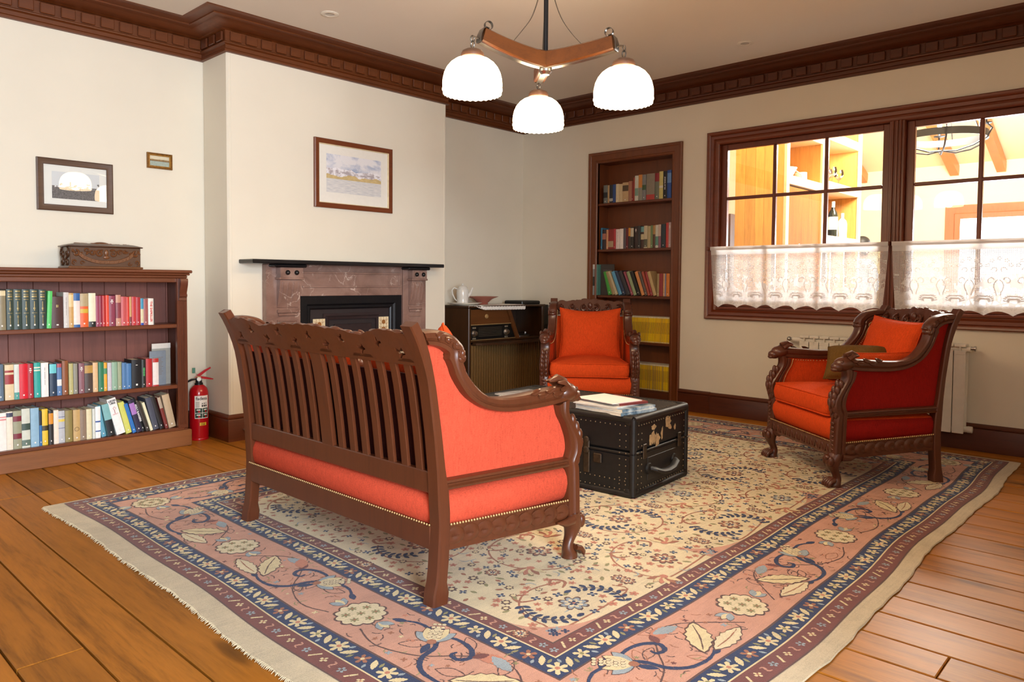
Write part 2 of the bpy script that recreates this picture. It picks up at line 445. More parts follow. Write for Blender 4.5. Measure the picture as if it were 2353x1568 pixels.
# ---- interior window with two sashes
CAS = [(-.012, -.1), (-.012, .004), (0, .012), (.014, .018), (.03, .012), (.036, .02), (.06, .024), (.066, .018), (.08, .03), (.093, .036), (.1, .03), (.1, 0), (.1, -.0), (0, -.1)]
mpw = lambda u, v, h: (-h, u, v)
win = MB().sweep([(-5.36, .975), (-2.38, .975), (-2.38, 2.462), (-5.36, 2.462)], CAS[:-2], mpw, True)
win = struct(win.build('window_1', M_TRIMY))
mb = MB(); mb.b3(-.014, .1, -3.815, -3.925, .985, 2.455, .004); mb.b3(-.03, -.01, -3.835, -3.85, .985, 2.455, .004); mb.b3(-.03, -.01, -3.89, -3.905, .985, 2.455, .004); mb.b3(-.022, -.01, -3.86, -3.88, .985, 2.455, .004)
mb.build('mullion', M_TRIM, win)
mb = MB(); mb.b3(-.03, .1, -2.39, -5.35, .965, .99, .005); mb.build('sill', M_TRIMY, win)
for y0, y1 in ((-2.392, -3.815), (-3.925, -5.348)):
    s = MB()
    s.b3(.038, .082, y0, y0 - .058, .99, 2.45, .005); s.b3(.038, .082, y1 + .058, y1, .99, 2.45, .005)
    s.b3(.038, .082, y0 - .055, y1 + .055, 2.40, 2.45, .005); s.b3(.038, .082, y0 - .055, y1 + .055, .99, 1.05, .005)
    s = s.build('sash', M_TRIM, win)
    g0, g1 = y0 - .058, y1 + .058; w = (g1 - g0) / 3
    for k in (1, 2): MB().b3(.04, .08, g0 + w * k - .015, g0 + w * k + .015, 1.05, 2.40, .006).build('muntin', M_TRIM, s)
    for z in (1.515, 1.965): MB().b3(.041, .079, g0, g1, z - .014, z + .014, .006).build('muntin', M_TRIMY, s)
    for k in range(3):
        for z0, z1 in ((1.05, 1.504), (1.526, 1.954), (1.976, 2.40)):
            MB().b3(.058, .061, g0 + w * k + .011 * (k > 0), g0 + w * (k + 1) - .011 * (k < 2), z0, z1).build('pane', M_GLASS, s)

# ---- cafe curtains of white lace
def lace_mat():
    m = NT('white_lace'); tc = m.n('TexCoord'); sp = m.n('SeparateXYZ'); m.l(tc.outputs['UV'], sp.inputs[0])
    def holes(nu, nv, lim):
        a = m.math('ABSOLUTE', m.math('SINE', m.math('MULTIPLY', sp.outputs[0], nu))); b = m.math('ABSOLUTE', m.math('SINE', m.math('MULTIPLY', sp.outputs[1], nv)))
        return m.math('GREATER_THAN', m.math('MULTIPLY', a, b), lim)
    net = holes(pi / .011, pi / .011, .42)
    vo = m.n('TexVoronoi', feature='DISTANCE_TO_EDGE'); vo.inputs['Scale'].default_value = 26; m.l(tc.outputs['UV'], vo.inputs['Vector'])
    motif = m.math('GREATER_THAN', m.noise(tc.outputs['UV'], 14, 3, .6, 1.2), .53)
    low = m.math('MULTIPLY', m.math('GREATER_THAN', vo.outputs['Distance'], .11), .55)
    mid = m.math('MULTIPLY', net, m.math('SUBTRACT', 1.0, motif))
    isup = m.math('GREATER_THAN', sp.outputs[1], .30); ismid = m.math('GREATER_THAN', sp.outputs[1], .16); hem = m.math('LESS_THAN', sp.outputs[1], .476)
    t = m.math('ADD', m.math('MULTIPLY', isup, net), m.math('MULTIPLY', m.math('SUBTRACT', 1.0, isup), m.math('ADD', m.math('MULTIPLY', ismid, mid), m.math('MULTIPLY', m.math('SUBTRACT', 1.0, ismid), m.math('MULTIPLY', low, .35)))))
    t = m.math('MULTIPLY', m.math('MULTIPLY', t, hem), .72)
    tr = m.n('BsdfTransparent'); df = m.n('BsdfDiffuse'); df.inputs[0].default_value = rgb(238, 234, 230); tl = m.n('BsdfTranslucent'); tl.inputs[0].default_value = rgb(235, 232, 230)
    a = m.n('MixShader'); a.inputs[0].default_value = .45; m.l(df.outputs[0], a.inputs[1]); m.l(tl.outputs[0], a.inputs[2])
    b = m.n('MixShader'); m.l(t, b.inputs[0]); m.l(a.outputs[0], b.inputs[1]); m.l(tr.outputs[0], b.inputs[2]); m.l(b.outputs[0], m.out.inputs[0])
    return m.mat
M_LACE = lace_mat()
m = NT('lace_thread'); df = m.n('BsdfDiffuse'); df.inputs[0].default_value = rgb(242, 238, 236); tl = m.n('BsdfTranslucent'); tl.inputs[0].default_value = rgb(225, 220, 218)
a = m.n('MixShader'); a.inputs[0].default_value = .35; m.l(df.outputs[0], a.inputs[1]); m.l(tl.outputs[0], a.inputs[2]); m.l(a.outputs[0], m.out.inputs[0]); M_THREAD = m.mat
def curtain(y0, y1, fold, label, seed):
    r = random.Random(seed); W = abs(y1 - y0); nu, nv = int(W / .008), 60; mb = MB(); uv = []
    per = .185
    def surf(s, t):                       # s along the width in metres, t 0 at the bottom .. 1 at the rod
        f = (1 - t)
        amp = (.006 + .012 * f) * fold
        d = amp * (sin(s * 31 + 1.3 * sin(s * 5.1 + seed)) + .5 * sin(s * 57 + seed * 2 + f))
        inset = .035 * f ** 1.3
        yy = y0 - (s * (1 - 2 * inset / W) + inset)
        ph = ((s + .04) / per) % 1.0
        scal = .034 * abs(cos(pi * ph)) ** .8
        z = lerp(1.012 - .03 + scal, 1.522, t)
        return Vector((-.052 + d, yy, z)), (s, z - 1.012 + .03 - 0.0)
    vs = []; fs = []
    for j in range(nv + 1):
        for i in range(nu + 1):
            p, q = surf(W * i / nu, j / nv); vs.append(p); uv.append(q)
    for j in range(nv):
        for i in range(nu): fs.append((j * (nu + 1) + i, j * (nu + 1) + i + 1, (j + 1) * (nu + 1) + i + 1, (j + 1) * (nu + 1) + i))
    root = thing('lace_curtain', label, 'curtain', (0, 0, 0))
    mb.add(vs, fs); me = mb.mesh('lace_panel', M_LACE, 80)
    ul = me.uv_layers.new(name='UVMap')
    li = [0] * len(me.loops); me.loops.foreach_get('vertex_index', li)
    flat = [c for i in li for c in uv[i]]; ul.data.foreach_set('uv', flat)
    link(me, 'lace_panel', root)
    mt = MB()                              # thicker embroidered motifs worked into the lace
    def ribbon(pts, w):
        for a, b in zip(pts, pts[1:]):
            d = Vector((b[0] - a[0], b[1] - a[1])); d = d.normalized() * w if d.length > 1e-6 else Vector((w, 0)); n = Vector((-d.y, d.x))
            q = [(a[0] + n.x, a[1] + n.y), (b[0] + n.x, b[1] + n.y), (b[0] - n.x, b[1] - n.y), (a[0] - n.x, a[1] - n.y)]
            V = []
            for s_, h_ in q:
                s_ = min(max(s_, .004), W - .004); t_ = h_ / .54
                p, _ = surf(s_, max(.02, min(.99, t_))); V.append(p + Vector((-.0012, 0, 0)))
            mt.add(V, [(0, 1, 2, 3)])
    def blob(s, h, r_):
        ribbon([(s - r_, h), (s + r_, h)], r_ * .55)
    n = int(W / per) + 1
    for k in range(n):
        c = (k + .5) * per - .04 + per / 2
        for sg in (-1, 1):
            ribbon([(c + sg * (.012 + .036 * sin(q * .55) * (q / 6)), .12 + .02 * q) for q in range(7)], .0035)
            ribbon([(c + sg * (.05 - .02 * cos(q * .7)), .24 + .02 * sin(q * .7)) for q in range(8)], .0032)
            ribbon([(c + sg * (.03 + .018 * cos(q * .7)), .315 + .018 * sin(q * .7)) for q in range(7)], .003)
        for dx, hh in ((-.045, .385), (0, .40), (.045, .385), (-.07, .355), (.07, .355)):
            for q in range(5): a = 2 * pi * q / 5; blob(c + dx + .011 * cos(a), hh + .011 * sin(a), .0055)
        for rr in (.035, .055):
            c2 = c - per / 2
            for q in range(11): a = pi * q / 10; blob(c2 + rr * cos(a), .085 + rr * .9 * sin(a), .009)
        for q in range(7): blob(c - per / 2 + (q - 3) * .014, .045, .005)
    stuff(mt.build('lace_motifs', M_THREAD, root, 0))
    hm = MB()
    for i in range(nu):
        p, _ = surf(W * i / nu, .975); q, _ = surf(W * (i + 1) / nu, .975); d = Vector((-.016, 0, 0))
        hm.add([p + d + Vector((0, 0, -.012)), q + d + Vector((0, 0, -.012)), q + d + Vector((0, 0, .02)), p + d + Vector((0, 0, .02))], [(0, 1, 2, 3)])
    hm.build('rod_pocket', M_THREAD, root, 80)
    return root
curtain(-2.345, -3.845, 1.0, 'gathered white lace cafe curtain over the left sash of the inner window', 1)
curtain(-3.868, -5.40, .35, 'flat white lace cafe curtain over the right sash, behind the angled armchair', 4)
for ya, yb, nm in ((-2.30, -3.86, 'left'), (-3.86, -5.44, 'right')):
    r = thing('curtain_rod', 'thin dark wooden rod carrying the %s lace curtain of the inner window' % nm, 'curtain rod', (0, ya, 1.515))
    MB().tube([(-.05, -.015, 0), (-.05, yb - ya + .015, 0)], .008, 8).build('rod', M_TRIMY, r)
    for yy in (-.02, yb - ya + .02): MB().b3(-.062, .0, yy - .012, yy + .012, -.016, .016, .004).build('bracket', M_TRIM, r)
# ---------------------------------------------------------------- the rug
def yarn(name, c):
    m = NT(name); v = m.coords(); f = m.noise(v, 330, 2, .6); g = m.noise(v, 9, 4, .6); st = m.noise(m.coords((1, 14, 1)), 7, 3)
    a = m.math('ADD', m.math('MULTIPLY', f, .5), m.math('ADD', m.math('MULTIPLY', g, .3), m.math('MULTIPLY', st, .2)))
    m.col(m.ramp(a, [(.3, dk(c, .62)), (.5, c), (.7, dk(c, 1.25))])); m.set(Roughness=.95, Sheen_Weight=.2, Specular_IOR_Level=.1)
    m.bump(f, .7, .003); return m.mat
RC = dict(white=rgb(196, 180, 150), cream=rgb(216, 200, 162), navy=rgb(22, 40, 82), pink=rgb(196, 144, 120), red=rgb(112, 56, 48), sky=rgb(146, 158, 164), rust=rgb(158, 100, 70), olive=rgb(140, 134, 88), brown=rgb(88, 56, 48), coral=rgb(190, 122, 94), ecru=rgb(214, 196, 150))
RN = list(RC); RM = [yarn('yarn_' + k, RC[k]) for k in RN]
X0, X1, Y0, Y1 = -4.965, -.30, -4.715, -1.255
ZR = .0115
def warp(x, y):
    ex = max(0, 1 - (x - X0) / 1.2); ey = max(0, 1 - (y - Y0) / 1.2)
    wx = (.010 * sin(y * 2.3 + .6) + .006 * sin(y * 6.1)) * ex; wy = (.013 * sin(x * 2.9 + 2.2) + .006 * sin(x * 7.3 + 1)) * ey
    return x + wx, y + wy
class Draw:
    def __init__(self): self.mb = MB(); self.n = 0
    def poly(self, pts, col, z):
        vs = []
        for a, b in pts:
            X, Y = warp(a, b)
            if z: X += R_.uniform(-.0011, .0011); Y += R_.uniform(-.0011, .0011)
            vs.append((X, Y, ZR + z * .00026 + (self.n % 97) * 2.4e-6))
        self.n += 1; self.mb.add(vs, [tuple(range(len(vs)))], RN.index(col))
    def band(self, d0, d1, col, z):
        for (ax, ay), (bx, by), n, flip in (((X0, Y1), (X0, Y0), (1, 0), 0), ((X0, Y0), (X1, Y0), (0, 1), 0), ((X1, Y0), (X1, Y1), (-1, 0), 0), ((X1, Y1), (X0, Y1), (0, -1), 0)):
            L = hypot(bx - ax, by - ay); tx, ty = (bx - ax) / L, (by - ay) / L; N = 50
            for k in range(N):
                def pt(f, d): s = d + (L - 2 * d) * f; return (ax + tx * s + n[0] * d, ay + ty * s + n[1] * d)
                self.poly([pt(k / N, d0), pt((k + 1) / N, d0), pt((k + 1) / N, d1), pt(k / N, d1)], col, z)
class Loc:
    """local 2-D frame on the rug"""
    def __init__(self, dr, ox, oy, ang, sx=1, sy=1): self.d = dr; self.o = (ox, oy); self.c = cos(ang); self.s = sin(ang); self.sx = sx; self.sy = sy
    def p(self, a, b): a *= self.sx; b *= self.sy; return (self.o[0] + a * self.c - b * self.s, self.o[1] + a * self.s + b * self.c)
    def poly(self, pts, col, z): self.d.poly([self.p(*q) for q in pts], col, z)
    def disc(self, x, y, r, col, z, n=10, ry=None): self.poly([(x + r * cos(2 * pi * k / n), y + (ry or r) * sin(2 * pi * k / n)) for k in range(n)], col, z)
    def flower(self, x, y, r, petals, col, z, ctr=None, inner=.42, ph=0.0, n=4):
        pts = []
        for k in range(petals * n):
            a = ph + 2 * pi * k / (petals * n); q = (k % n) / n; rr = r * (inner + (1 - inner) * sin(pi * q) ** .8)
            pts.append((x + rr * cos(a), y + rr * sin(a)))
        self.poly(pts, col, z)
        if ctr: self.disc(x, y, r * .3, ctr, z + 1, 7)
    def ribbon(self, pts, w, col, z, taper=True):
        P = [Vector(q) for q in smooth_line(pts, 5)]; n = len(P); L = []; R = []
        for i in range(n):
            t = P[min(n - 1, i + 1)] - P[max(0, i - 1)]; t = t.normalized() if t.length > 1e-9 else Vector((1, 0)); q = Vector((-t.y, t.x)) * w * (.35 + .65 * sin(pi * (i + .6) / (n + .2)) if taper else 1)
            L.append(P[i] + q); R.append(P[i] - q)
        for i in range(n - 1): self.poly([tuple(L[i]), tuple(L[i + 1]), tuple(R[i + 1]), tuple(R[i])], col, z)
    def leaf(self, x, y, l, w, ang, col, z, teeth=0, edge=None):
        pts = []; n = 12
        for k in range(n + 1):
            f = k / n; ww = w * sin(pi * f) ** .8 * (1 + (.25 if teeth and k % 2 else 0)); pts.append((l * f, ww))
        for k in range(n - 1, 0, -1):
            f = k / n; ww = w * sin(pi * f) ** .8 * (1 + (.25 if teeth and k % 2 else 0)); pts.append((l * f, -ww))
        c, s = cos(ang), sin(ang); g = lambda k: [(x + (a - l / 2) * k * c - b * k * s + l / 2 * c, y + (a - l / 2) * k * s + b * k * c + l / 2 * s) for a, b in pts]
        if edge: self.poly(g(1.10), edge, z - 1)
        self.poly(g(1), col, z)
R_ = random.Random(3); dr = Draw()
BANDS = [(0, .006, 'brown'), (.006, .08, 'red'), (.08, .086, 'ecru'), (.086, .166, 'navy'), (.166, .174, 'brown'), (.174, .455, 'pink'), (.455, .462, 'brown'), (.462, .548, 'navy'), (.548, .555, 'ecru'), (.555, .614, 'red'), (.614, .62, 'brown')]
for a, b, c in BANDS: dr.band(a, b, c, 0)
F0 = .62
N = 36
for i in range(N):
    for j in range(26):
        xa, xb_ = lerp(X0 + F0, X1 - F0, i / N), lerp(X0 + F0, X1 - F0, (i + 1) / N); ya, yb_ = lerp(Y0 + F0, Y1 - F0, j / 26), lerp(Y0 + F0, Y1 - F0, (j + 1) / 26)
        dr.poly([(xa, ya), (xb_, ya), (xb_, yb_), (xa, yb_)], 'cream', 0)
SIDES = [((X0, Y1), (0, -1), (1, 0), Y1 - Y0), ((X0, Y0), (1, 0), (0, 1), X1 - X0), ((X1, Y0), (0, 1), (-1, 0), Y1 - Y0), ((X1, Y1), (-1, 0), (0, -1), X1 - X0)]
def along(d, pitch):
    for (o, t, n, L) in SIDES:
        m_ = int(round((L - 2 * d) / pitch)); p_ = (L - 2 * d) / m_
        for k in range(m_ + (0)):
            s = d + p_ * (k + .0); yield Loc(dr, o[0] + t[0] * s + n[0] * d, o[1] + t[1] * s + n[1] * d, atan2(t[1], t[0])), k
for d, r in ((.126, .037), (.505, .039)):
    for L, k in along(d, .062):
        q = k % 4
        if q == 0: L.flower(0, 0, r, 6, 'ecru', 2, None, .34, R_.uniform(0, 1)); L.disc(0, 0, r * .24, 'coral', 4, 7)
        elif q == 2: L.flower(0, 0, r * .8, 5, 'ecru' if k % 8 == 2 else 'rust', 2, None, .3, .4); L.disc(0, 0, r * .22, 'olive' if k % 8 == 2 else 'ecru', 4, 6)
        else:
            sg = 1 if q == 1 else -1
            L.leaf(-.024, -sg * .026, .06, .010, sg * .9, 'ecru', 2, 1); L.leaf(.012, -sg * .03, .03, .006, sg * 1.3, 'olive', 2); L.leaf(-.028, sg * .012, .026, .006, sg * 1.2, 'sky', 2)
for d in (.043, .585):
    for L, k in along(d, .047):
        q = k % 4
        if q == 0: L.flower(0, 0, .017, 5, 'sky', 2, 'brown', .35)
        elif q == 1: L.ribbon([(-.012, -.018), (.0, 0), (.012, .018)], .0042, 'ecru', 2, False)
        elif q == 2: L.flower(0, 0, .016, 4, 'ecru', 2, 'rust', .3, .78)
        else: L.ribbon([(-.010, .016), (.004, .010), (-.004, -.010), (.010, -.016)], .004, 'pink', 2)
# wide pink border: vine units
def tulip(L, x, y, a, k=1.0):
    for b, c, l, w in ((-1.05, 'sky', .10, .022), (1.05, 'sky', .10, .022), (-.5, 'ecru', .11, .022), (.5, 'ecru', .11, .022), (0, 'cream', .115, .024)): L.leaf(x, y, l * k, w * k, a + b * .75, c, 6, 0, 'brown')
    for q in range(5):
        for r in range(3): f = .035 + .024 * q; L.disc(x + k * (f * cos(a) - (r - 1) * .017 * sin(a)), y + k * (f * sin(a) + (r - 1) * .017 * cos(a)), .0085 * k, 'cream', 9, 6); L.disc(x + k * (f * cos(a) - (r - 1) * .017 * sin(a)), y + k * (f * sin(a) + (r - 1) * .017 * cos(a)), .0098 * k, 'brown', 8, 6)
    L.disc(x, y, .018 * k, 'rust', 10, 8)
def unit(L, k):
    for q in range(7):                                       # unfilled leaf outlines
        x_ = R_.uniform(-.34, .3); y_ = R_.uniform(-.1, .1); a = R_.uniform(0, 6.3); l = R_.uniform(.07, .11); w_ = l * .22
        ot = [(x_ + l * f * cos(a) - s_ * w_ * sin(pi * f) * sin(a), y_ + l * f * sin(a) + s_ * w_ * sin(pi * f) * cos(a)) for s_, fs in ((1, (0, .25, .5, .75, 1)), (-1, (.75, .5, .25, 0))) for f in fs]
        ot = [(p, max(-.135, min(.135, q_))) for p, q_ in ot]; L.ribbon(ot, .0021, R_.choice(('brown', 'rust', 'brown')), 1, False)
    for q in range(60):
        x_ = R_.uniform(-.36, .36); y_ = R_.uniform(-.125, .125); a = R_.uniform(0, 6.3); l = R_.uniform(.02, .045)
        L.ribbon([(x_, y_), (x_ + l * .5 * cos(a) - .006 * sin(a), y_ + l * .5 * sin(a) + .006 * cos(a)), (x_ + l * cos(a), y_ + l * sin(a))], .0023, R_.choice(('brown', 'brown', 'rust', 'olive')), 1, False)
    for q in range(26): L.flower(R_.uniform(-.36, .36), R_.uniform(-.125, .125), R_.uniform(.007, .013), R_.choice((4, 5)), R_.choice(('coral', 'red', 'sky', 'olive', 'rust', 'ecru')), 3, None, .35)
    L.ribbon([(-.38, -.07), (-.25, -.105), (-.1, -.06), (0, .03), (.1, .1), (.22, .08), (.38, -.07)], .0028, 'brown', 2, False)
    L.ribbon([(-.33, .06), (-.26, .092), (-.17, .075), (-.10, .02), (-.075, -.06), (-.02, -.108), (.06, -.118), (.13, -.10)], .0095, 'navy', 4)
    L.ribbon([(-.15, .06), (-.09, .098), (-.01, .09), (.035, .05), (.015, .012), (-.022, .018), (-.02, .042)], .0095, 'navy', 4)
    L.leaf(-.36, .05, .06, .013, .4, 'navy', 4); L.leaf(-.13, .02, .07, .014, -1.1, 'navy', 4); L.ribbon([(-.22, .085), (-.2, .11), (-.15, .118)], .006, 'navy', 4); L.leaf(.1, -.112, .05, .012, .2, 'navy', 4)
    tulip(L, -.13, .03, 2.2, .95)
    L.leaf(.09, -.085, .21, .036, .72, 'ecru', 6, 1, 'brown'); L.leaf(.13, -.10, .2, .028, .12, 'cream', 6, 1, 'brown'); L.ribbon([(.10, -.075), (.17, -.02), (.23, .045)], .0026, 'brown', 8); L.ribbon([(.15, -.095), (.23, -.09), (.31, -.075)], .0024, 'rust', 8)
    L.leaf(.05, .065, .10, .024, .5, 'coral', 6, 1); L.leaf(.08, .10, .11, .020, -.2, 'sky', 6, 1); L.leaf(.04, .05, .06, .014, 1.1, 'red', 6, 1)
def medallion(L):
    L.flower(0, 0, .098, 12, 'brown', 5, None, .86); L.flower(0, 0, .090, 12, 'cream', 6, None, .86)
    for q in range(7):
        a = 2 * pi * q / 6; rr = .052 if q < 6 else 0; L.flower(rr * cos(a), rr * sin(a), .018, 6, 'olive', 7, 'rust', .4)
    for sg in (-1, 1):
        for b in (-.5, 0, .5): L.leaf(sg * .1, 0, .06, .014, (0 if sg > 0 else pi) + b, 'sky' if b else 'ecru', 6, 0, 'brown')
for (o, t, n, L_) in SIDES:
    m_ = int(round((L_ - .62) / .95)); p_ = (L_ - .62) / m_; d = .314
    for k in range(m_ + 1):
        s = .31 + p_ * k
        ml = Loc(dr, o[0] + t[0] * s + n[0] * d, o[1] + t[1] * s + n[1] * d, atan2(t[1], t[0])); medallion(ml)
        if k < m_:
            s += p_ / 2; fl = -1 if k % 2 else 1
            unit(Loc(dr, o[0] + t[0] * (s) + n[0] * d, o[1] + t[1] * (s) + n[1] * d, atan2(t[1], t[0]), fl, 1.0), k)
# field
CX, CY = (X0 + X1) / 2, (Y0 + Y1) / 2; HX, HY = (X1 - X0) / 2 - F0, (Y1 - Y0) / 2 - F0
fl = Loc(dr, CX, CY, 0)
occ = []
def circle_vine(x, y, r, ph, sg):
    pts = [(x + r * (1 - .012 * q) * cos(ph + sg * q * .33), y + r * (1 - .012 * q) * sin(ph + sg * q * .33)) for q in range(17)]
    pts = [q for q in pts if abs(q[0]) < HX - .01 and abs(q[1]) < HY - .01]
    if len(pts) > 3: fl.ribbon(pts, .0042, 'rust', 1, False)
def rosette(x, y, r, big=0):
    fl.flower(x, y, r, 8, 'brown', 4, None, .62); fl.flower(x, y, r * .84, 8, 'rust' if not big else 'sky', 5, None, .62); fl.flower(x, y, r * .6, 8, 'cream', 6, None, .5); fl.flower(x, y, r * .36, 5, 'navy', 7, 'coral', .4); occ.append((x, y, r))
def sprig(x, y, a0, turn, n=8, step=.033):
    a = a0; pts = []
    for k in range(n):
        pts.append((x, y)); 
        for sg in (-1, 1): fl.leaf(x, y, .036, .0095, a + sg * 1.0, 'navy', 4)
        occ.append((x, y, .03)); x += step * cos(a); y += step * sin(a); a += turn
    fl.leaf(x, y, .04, .011, a, 'navy', 4); fl.ribbon(pts, .003, 'brown', 3, False)
def palmette(x, y, a):
    for b, c in ((-1.1, 'rust'), (-.6, 'ecru'), (-.2, 'coral'), (.2, 'ecru'), (.6, 'rust'), (1.1, 'ecru')): fl.leaf(x, y, .075, .013, a + b, c, 5, 0, 'rust')
    fl.disc(x, y, .018, 'coral', 7, 8); occ.append((x, y, .06))
def half():
    for i in range(5):
        for j in range(5):
            x = -HX + .28 + i * .62 + (.31 if j % 2 else 0); y = -HY + .14 + j * .44
            if x > HX - .1 or y > HY - .08: continue
            yield i, j, x, y
for i, j, x, y in half():
    circle_vine(x, y, .235, i * 1.1 + j * .7, 1 if (i + j) % 2 else -1)
    rosette(x, y, .062, (i + j) % 3 == 0)
    if (i + j) % 2 == 0: sprig(x - .15, y + .12, -2.2, .28); sprig(x + .15, y - .12, .9, .28)
    else: palmette(x + .17, y + .1, .6); palmette(x - .17, y - .1, .6 + pi)
    for sg in (-1, 1): fl.ribbon([(x + sg * .06, y + .17), (x + sg * .11, y + .2), (x + sg * .13, y + .15), (x + sg * .08, y + .12)], .0075, 'rust', 3); rosette(x + sg * .31, y + .02 * sg, .036)
tries = 0; small = []
while tries < 26000 and len(small) < 2100:
    tries += 1; x = R_.uniform(-HX + .03, HX - .03); y = R_.uniform(-HY + .03, HY - .03)
    if any((x - a) ** 2 + (y - b) ** 2 < (c + .022) ** 2 for a, b, c in occ): continue
    if any((x - a) ** 2 + (y - b) ** 2 < .038 ** 2 for a, b in small): continue
    small.append((x, y)); q = R_.random(); a = R_.uniform(0, 6.28)
    if q < .26: fl.flower(x, y, R_.uniform(.014, .021), 5, 'coral', 3, 'rust', .5, a)
    elif q < .44: fl.flower(x, y, R_.uniform(.015, .022), 4, 'navy', 3, 'sky', .28, a)
    elif q < .66: fl.leaf(x, y, R_.uniform(.03, .045), .008, a, 'olive', 3)
    elif q < .8: fl.flower(x, y, R_.uniform(.016, .024), 7, 'brown', 3, 'ecru', .6, a); fl.disc(x, y, .011, 'ecru', 4, 7)
    elif q < .92: fl.leaf(x, y, R_.uniform(.025, .035), .008, a, 'rust', 3)
    else: fl.ribbon([(x, y), (x + .03 * cos(a), y + .03 * sin(a)), (x + .05 * cos(a + .6), y + .05 * sin(a + .6))], .003, 'sky', 3)
for sx in (-1, 1):                                         # pink spandrels in the field corners and edges
    for sy in (-1, 1):
        for cx, cy, w in ((0, 0, .30), (HX * .62, 0, .26)):
            bx, by = sx * (HX - cx), sy * (HY - cy); P = [(bx, by)]
            for k in range(9): a = pi / 2 * k / 8; P.append((bx - sx * w * (1 - sin(a)) * (1.25 if cx else 1), by - sy * w * .75 * (1 - cos(a))))
            fl.poly(P, 'pink', 2)
            for k in range(6): fl.flower(bx - sx * w * R_.uniform(.05, .3), by - sy * w * R_.uniform(.05, .22), .016, 4, R_.choice(('navy', 'sky')), 4, None, .3)
rug = thing('persian_rug', 'large patterned Persian rug with pink floral border and cream field under the seating', 'rug')
stuff(dr.mb.build('woven_pattern', RM, rug, 0))
base = MB(); n = 70
loop = []
cor = [(X0 - .088, Y1 + .018), (X0 - .088, Y0 - .06), (X1 + .03, Y0 - .06), (X1 + .03, Y1 + .018)]
for a, b in zip(cor, cor[1:] + cor[:1]):
    for k in range(n):
        p = (lerp(a[0], b[0], k / n), lerp(a[1], b[1], k / n)); w = warp(*p); loop.append((w[0] + .003 * sin(k * 1.7), w[1] + .003 * sin(k * 2.3 + 1)))
base.prism(loop, 0.0, .0105, lambda a, b, w: (a, b, w)); base.build('foundation', RM[0], rug, 0)
sel = MB()
for a, b in zip(loop[n:2 * n], loop[n + 1:2 * n + 1]): sel.tube([(*a, .006), (*b, .006)], .0045, 5, caps=False)
sel.build('selvedge', RM[0], rug)
fr = MB(); R2 = random.Random(8)
for k in range(520):
    y = lerp(Y0 - .06, Y1 + .015, k / 519); x = X0 - .088; xw, yw = warp(x, y); l = R2.uniform(.003, .017); a = R2.uniform(-.5, .5)
    pts = [(xw + .006, yw, .008), (xw - l * .5, yw + l * .3 * sin(a), .007), (xw - l, yw + l * sin(a), .003)]
    fr.tube(pts, [.0028, .0022, .001], 4)
stuff(fr.build('fringe', RM[0], rug))
# ---------------------------------------------------------------- seating: carved settee and two matching armchairs
POST_L = [(-.124, 1.03), (-.112, 1.012), (-.091, .978), (-.07, .933), (-.055, .898), (-.038, .849), (-.028, .803), (-.022, .768), (.0, .63), (.014, .499), (.021, .369), (.026, .305), (.023, .225), (.015, .113), (.006, .06), (-.006, .03), (-.006, .0)]
POST_R = [(-.083, 1.045), (-.07, 1.03), (-.05, .993), (-.036, .963), (-.02, .921), (-.006, .873), (.007, .82), (.017, .763), (.04, .62), (.057, .491), (.072, .422), (.079, .34), (.078, .258), (.074, .161), (.066, .09), (.063, .055), (.078, .035), (.068, .0)]
ARM_T = [(-.06, 1.013), (-.002, 1.015), (.053, 1.006), (.096, .991), (.13, .965), (.148, .945), (.153, .921), (.146, .9), (.155, .863), (.178, .829), (.208, .798), (.247, .767), (.293, .746), (.345, .738), (.40, .736), (.46, .737), (.525, .741), (.60, .746), (.66, .750), (.75, .755)]
ARM_B = [(-.029, .961), (.005, .955), (.035, .946), (.058, .934), (.068, .925), (.069, .916), (.066, .906), (.076, .893), (.089, .868), (.101, .839), (.124, .805), (.158, .765), (.203, .732), (.262, .703), (.34, .684), (.428, .676), (.52, .676), (.59, .678), (.66, .682), (.74, .69)]
FRO = [(.762, .70), (.756, .638), (.806, .561), (.843, .502), (.840, .455), (.818, .417), (.824, .389), (.83, .28), (.833, .186)]
FRI = [(.68, .675), (.694, .632), (.722, .59), (.748, .534), (.757, .48), (.742, .437), (.746, .40), (.75, .28), (.752, .186)]
PC = [(a[1], (a[0] + b[0]) / 2) for a, b in zip(reversed(resample(POST_L, 20)), reversed(resample(POST_R, 20)))]
def uc(z): return interp(PC, z)
XSEC = [(0, -.40), (.05, -.5), (.28, -.5), (.34, -.42), (.42, -.44), (.5, -.5), (.82, -.5), (.95, -.4), (1.02, -.18), (1.02, .18), (.95, .4), (.82, .5), (.5, .5), (.42, .44), (.34, .42), (.28, .5), (.05, .5), (0, .40)]
def spiral(mb, ca, cb, r0, turns, sg, ph, rt, mp, w=.0, n=22):
    pts = []; rad = []
    for k in range(n):
        f = k / (n - 1); a = ph + sg * turns * 2 * pi * f; r = r0 * (1 - .86 * f)
        pts.append(mp(ca + r * cos(a), cb + r * sin(a), w)); rad.append(rt * (.45 + .75 * sin(pi * min(1, f * 1.15 + .12))) if f < .9 else rt * 1.3)
    mb.tube(pts, rad, 6)
def leafblob(mb, a, b, l, w, ang, mp, h=.006):
    rings = []
    for k in range(7):
        f = k / 6; ww = w * sin(pi * min(.98, f * .9 + .08)); ca, cb = a + l * f * cos(ang + .5 * f), b + l * f * sin(ang + .5 * f); nx, ny = -sin(ang + .5 * f), cos(ang + .5 * f)
        rings.append([mp(ca + nx * ww * q, cb + ny * ww * q, hh) for q, hh in ((-1, 0), (-.5, h * .8), (0, h * .45), (.5, h * .8), (1, 0))])
    mb.loft(rings, closed_ring=False, caps=False)
